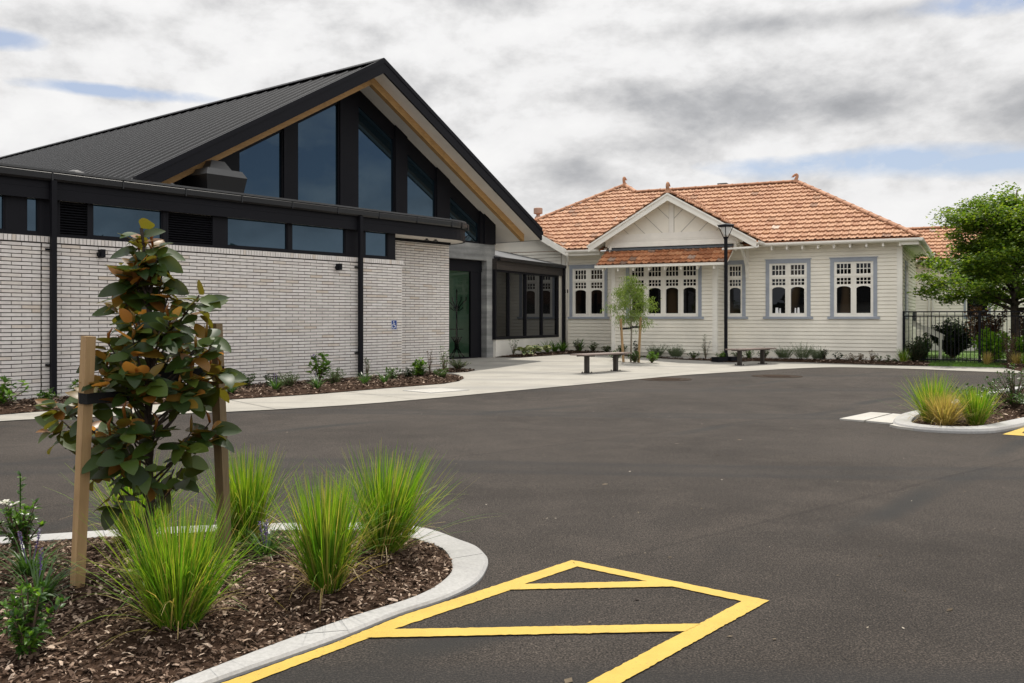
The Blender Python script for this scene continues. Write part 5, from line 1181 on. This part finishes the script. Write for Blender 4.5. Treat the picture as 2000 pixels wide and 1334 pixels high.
# ------------------------------------------------------------------ street furniture
def bench(label, loc, rz):
    t = thing('bench',label,'bench',loc,rz,'benches on the forecourt')
    s = MB()
    for k in range(4): s.box(-.90,.90,-.222+k*.113,-.222+k*.113+.104,.418,.448)
    s.build('seat',M['bench'],t)
    s = MB()
    for x in (-.55,.55): s.box(x-.04,x+.04,-.21,.21,.385,.417)
    s.box(-.9,.9,-.02,.02,.395,.4165); s.build('seat_frame',M['bronze'],t)
    for x in (-.55,.55):
        s = MB(); s.box(x-.04,x+.04,-.05,.05,.012,.384); lg = s.build('leg',M['bronze'],t); s = MB(); s.box(x-.09,x+.09,-.10,.10,.0,.0119)
        for q in ((-.07,-.08),(.07,-.08),(-.07,.08),(.07,.08)): s.tube([(x+q[0],q[1],.012),(x+q[0],q[1],.035)],.012,6)
        s.build('foot_plate',M['bronze'],lg)
    return t
b1 = bench('slatted bench on the pavement nearer the glazed entrance, beside the young tree',(2.13,21.69,.013),math.atan2(.79,.76))
b2 = copy_tree(b1,'slatted bench on the pavement farther off, in front of the lamp post',(6.60,25.15,.013),math.atan2(.55,.62))
t = thing('lamp_post','slim black lamp post with an inverted pyramid lantern in front of the bay','street lamp',(6.27,26.72,.02),.5)
s = MB(); s.box(-.036,.036,-.036,.036,0,3.6); s.build('post',M['black'],t)
s = MB(); frust(s,0,0,.036,3.58,.055,3.66); frust(s,0,0,.055,.0,.045,.25); s.build('collar',M['black'],t)
s = MB()
for sx,sy in ((-1,-1),(1,-1),(1,1),(-1,1)): s.beam((sx*.04,sy*.04,3.62),(sx*.145,sy*.145,3.96),.022,.022)
for q in ((-.16,.16,-.16,-.13),(-.16,.16,.13,.16),(-.16,-.13,-.13,.13),(.13,.16,-.13,.13)): s.box(*q,3.95,3.995)
s.build('lantern_frame',M['black'],t)
s = MB(); s.box(-.175,.175,-.175,.175,3.996,4.015); frust(s,0,0,.17,4.016,.12,4.035); s.build('lantern_cap',M['greymetal'],t)
s = MB(); frust(s,0,0,.04,3.70,.115,3.94); s.build('lens',M['lens'],t)
s = MB(); s.box(-.42,-.08,-.15,.15,.0,.14); s.box(.08,.42,-.15,.15,.0,.14); s.build('base_box',M['black'],t)

# fence, handrail
t = thing('metal_fence','black vertical bar metal fence running from the villa corner past the tree','fence',vil(.06,.12)+(0,),math.atan2(VE.y,VE.x))
Lf = 9.0
for z in (1.46,1.335,.09): s = MB(); s.box(0,Lf,-.018,.018,z,z+.035); s.build('rail',M['black'],t)
s = MB(); k = 0; x = .05
while x < Lf: s.box(x-.009,x+.009,-.009,.009,.04,1.46 if k % 2 else 1.336); x += .1; k += 1
s.build('bar_panel',M['black'],t)
for x in (.012,1.98,4.0,6.0,8.0): s = MB(); s.box(x-.028,x+.028,-.028,.028,0,1.505); s.build('fence_post',M['black'],t)
t = thing('ramp_handrail','sloping white timber handrail on a post behind the fence','handrail',vil(0,0)+(0,),math.atan2(VE.y,VE.x))
s = MB(); s.prism([(.2,-1.9,1.05),(1.07,-1.9,.62),(1.07,-1.9,.77),(.2,-1.9,1.20)],(0,.05,0)); s.prism([(.18,-1.93,1.205),(1.10,-1.93,.75),(1.10,-1.93,.78),(.18,-1.93,1.235)],(0,.11,0)); PV(s,'rail_board',M['white'],t)
s = MB(); s.box(.93,1.02,-1.89,-1.80,.0,.69); PV(s,'post',M['white'],t)

# ------------------------------------------------------------------ neighbouring houses seen only in the glass
def neighbour(label, x, y, rz, L, D, H, wallm, roofm):
    t = thing('neighbour_house',label,'house',(x,y,0),rz); s = MB(); s.box(-L/2,L/2,-D/2,D/2,0,H); s.build('wall',wallm,t)
    s = MB(); z1 = H+D*.28; o = .5; v = [(-L/2-o,-D/2-o,H),(L/2+o,-D/2-o,H),(L/2+o,D/2+o,H),(-L/2-o,D/2+o,H),(-L/2+D/2,0,z1),(L/2-D/2,0,z1)]; s.add(v,[(0,1,5,4),(1,2,5),(2,3,4,5),(3,0,4),(0,3,2,1)]); s.build('roof',roofm,t)

neighbour('white walled house with a dark hipped roof across the car park, behind the viewer',-34,-42,.35,16,9,3.0,M['cream'],M['roofmetal'])
neighbour('long low house with a red tiled roof across the car park, behind the viewer',-6,-52,-.1,20,9,3.0,M['cream'],M['tileold'])
neighbour('grey roofed house beyond the car park on the garden side, outside the picture',62,6,1.3,18,10,3.2,M['cream'],M['greyroof'])
bt = MB(); rb_ = random.Random(4)
for i in range(26000):
    a = rb_.uniform(1.35,5.6); rr_ = 78+rb_.uniform(-4,10); hgt = 5.5+3.5*math.sin(a*9)+2.2*math.sin(a*23+1); z = rb_.uniform(0,max(1.5,hgt)); flatleaf(bt,(rr_*math.sin(a),rr_*math.cos(a),z),rdir(rb_,-.5,.8),1.6,1.3,rb_)
tag(bt.build('distant_trees', M['darkshrub'], recalc=False), kind='stuff')

# ------------------------------------------------------------------ sky, sun, camera
SUN_EL = rad(62); SUN_AZ = rad(3)
w = bpy.data.worlds.new('World'); sc.world = w; w.use_nodes = True; nt = w.node_tree; nt.nodes.clear()
out = nt.nodes.new('ShaderNodeOutputWorld'); bg = nt.nodes.new('ShaderNodeBackground'); bg.inputs['Strength'].default_value = .1
sky = nt.nodes.new('ShaderNodeTexSky'); sky.sky_type = 'NISHITA'; sky.sun_disc = False; sky.sun_elevation = SUN_EL; sky.sun_rotation = SUN_AZ; sky.altitude = 50; sky.air_density = 1.; sky.dust_density = .6; sky.ozone_density = 2.
tc = nt.nodes.new('ShaderNodeTexCoord'); sp = nt.nodes.new('ShaderNodeSeparateXYZ'); nt.links.new(tc.outputs['Generated'], sp.inputs[0])
X,Y,Z = sp.outputs
cb = nt.nodes.new('ShaderNodeCombineXYZ'); nt.links.new(X,cb.inputs[0]); nt.links.new(Y,cb.inputs[1]); nt.links.new(math_(nt,'MULTIPLY',Z,1.9),cb.inputs[2])
cv = cb.outputs[0]
def wn(scale, det, rough, off, dist=0.):
    mp_ = N(nt,'ShaderNodeMapping',Location=off); nt.links.new(cv,mp_.inputs[0]); return noise(nt,mp_.outputs[0],scale,det,rough,dist)
cover = wn(3.1,10,.58,(1.7,.4,0),.15); body = wn(2.3,6,.5,(4.2,2.6,1),.2)
p0 = wn(5.2,10,.60,(7.,3.,2),.1); p1 = wn(5.2,10,.60,(7.,3.,2.055),.1)
relief = math_(nt,'SUBTRACT',p1,p0)   # density just above minus here: lit tops, shaded undersides
az = math_(nt,'ARCTAN2',X,Y); el = math_(nt,'ARCSINE',Z)
def blob(a0,e0,wa,we,soft=1.):
    a = math_(nt,'DIVIDE',math_(nt,'SUBTRACT',az,a0),wa); e = math_(nt,'DIVIDE',math_(nt,'SUBTRACT',el,e0),we)
    d = math_(nt,'ADD',math_(nt,'MULTIPLY',a,a),math_(nt,'MULTIPLY',e,e)); return math_(nt,'POWER',2.718,math_(nt,'MULTIPLY',d,-soft))
def blobs(lst):
    r_ = None
    for b in lst: f = blob(*b); r_ = f if r_ is None else math_(nt,'MAXIMUM',r_,f)
    return r_
dk = blobs(((.25,.212,.12,.026),(.34,.215,.09,.022),(.54,.20,.08,.05),(.07,.155,.06,.022),(-.03,.345,.09,.018),(.14,.185,.07,.02),(.30,.30,.18,.012),(1.72,.10,.2,.03),(1.42,.15,.1,.03)))
gapm = blobs(((-.53,.262,.07,.014),(-.40,.224,.11,.009),(-.27,.198,.09,.010),(.36,.158,.16,.015),(.50,.150,.10,.012),(.49,.300,.10,.018),(1.60,.17,.30,.05),(1.45,.24,.25,.03),(2.7,.15,.4,.04),(-.27,.335,.05,.010)))
back = math_(nt,'MULTIPLY',math_(nt,'MAXIMUM',math_(nt,'MULTIPLY',Y,-1.),0.),.05)
p2 = wn(11.,8,.6,(1.,5.,2),.2)
cvv = math_(nt,'SUBTRACT',math_(nt,'SUBTRACT',math_(nt,'ADD',math_(nt,'ADD',math_(nt,'MULTIPLY',cover,.45),math_(nt,'MULTIPLY',p0,.45)),math_(nt,'MULTIPLY',p2,.35)),math_(nt,'MULTIPLY',gapm,math_(nt,'SUBTRACT',math_(nt,'MULTIPLY',p2,1.1),.26))),back)
cm = ramp(nt,[(.37,(0,0,0)),(.53,(1,1,1))],cvv).outputs[0]
shade = math_(nt,'ADD',math_(nt,'ADD',math_(nt,'ADD',math_(nt,'MULTIPLY',body,.40),math_(nt,'MULTIPLY',p0,.20)),math_(nt,'MULTIPLY',relief,1.25)),math_(nt,'MULTIPLY',dk,math_(nt,'MAXIMUM',math_(nt,'SUBTRACT',math_(nt,'ADD',math_(nt,'MULTIPLY',p0,.75),math_(nt,'MULTIPLY',p2,.30)),.25),0.)))
cc = ramp(nt,[(.16,(9.2,9.15,9.1)),(.30,(8.7,8.65,8.65)),(.37,(7.9,7.85,7.85)),(.46,(6.7,6.68,6.72)),(.60,(4.8,4.85,5.0)),(.85,(2.8,2.9,3.1))],shade).outputs[0]
gain = math_(nt,'ADD',math_(nt,'ADD',1.,math_(nt,'MULTIPLY',math_(nt,'MAXIMUM',math_(nt,'MULTIPLY',Y,-1.),0.),.55)),math_(nt,'MULTIPLY',math_(nt,'MULTIPLY',Z,Z),.45))  # clouds behind the camera and overhead brightened to lift light on the walls
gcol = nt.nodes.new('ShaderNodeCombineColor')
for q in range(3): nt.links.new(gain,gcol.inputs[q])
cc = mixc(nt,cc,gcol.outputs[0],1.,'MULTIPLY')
skyc = mixc(nt,mixc(nt,sky.outputs[0],(.8,.86,.98),1.,'MULTIPLY'),(8.,8.2,8.6),.42)
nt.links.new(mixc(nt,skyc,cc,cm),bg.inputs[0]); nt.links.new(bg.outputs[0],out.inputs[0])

sl_ = bpy.data.lights.new('sun','SUN'); sl_.energy = 4.1; sl_.angle = rad(.53); sl_.color = (1,.94,.84)
so_ = bpy.data.objects.new('sun',sl_); COL.objects.link(so_)
dv = Vector((-math.sin(SUN_AZ)*math.cos(SUN_EL),-math.cos(SUN_AZ)*math.cos(SUN_EL),-math.sin(SUN_EL)))
so_.rotation_euler = dv.to_track_quat('-Z','Y').to_euler(); so_.location = (0,0,30)
cam = bpy.data.cameras.new('camera'); co = bpy.data.objects.new('camera',cam); COL.objects.link(co)
co.location = (0,0,1.3); co.rotation_euler = (rad(90),0,0); cam.sensor_width = 36; cam.lens = 36*1780/2000; cam.shift_y = -46/2000; cam.clip_end = 2000; cam.clip_start = .05
sc.camera = co
sc.view_settings.view_transform = 'Standard'; sc.view_settings.look = 'None'; sc.view_settings.exposure = 0
sc.cycles.use_denoising = True; sc.cycles.max_bounces = 8; sc.cycles.transparent_max_bounces = 8
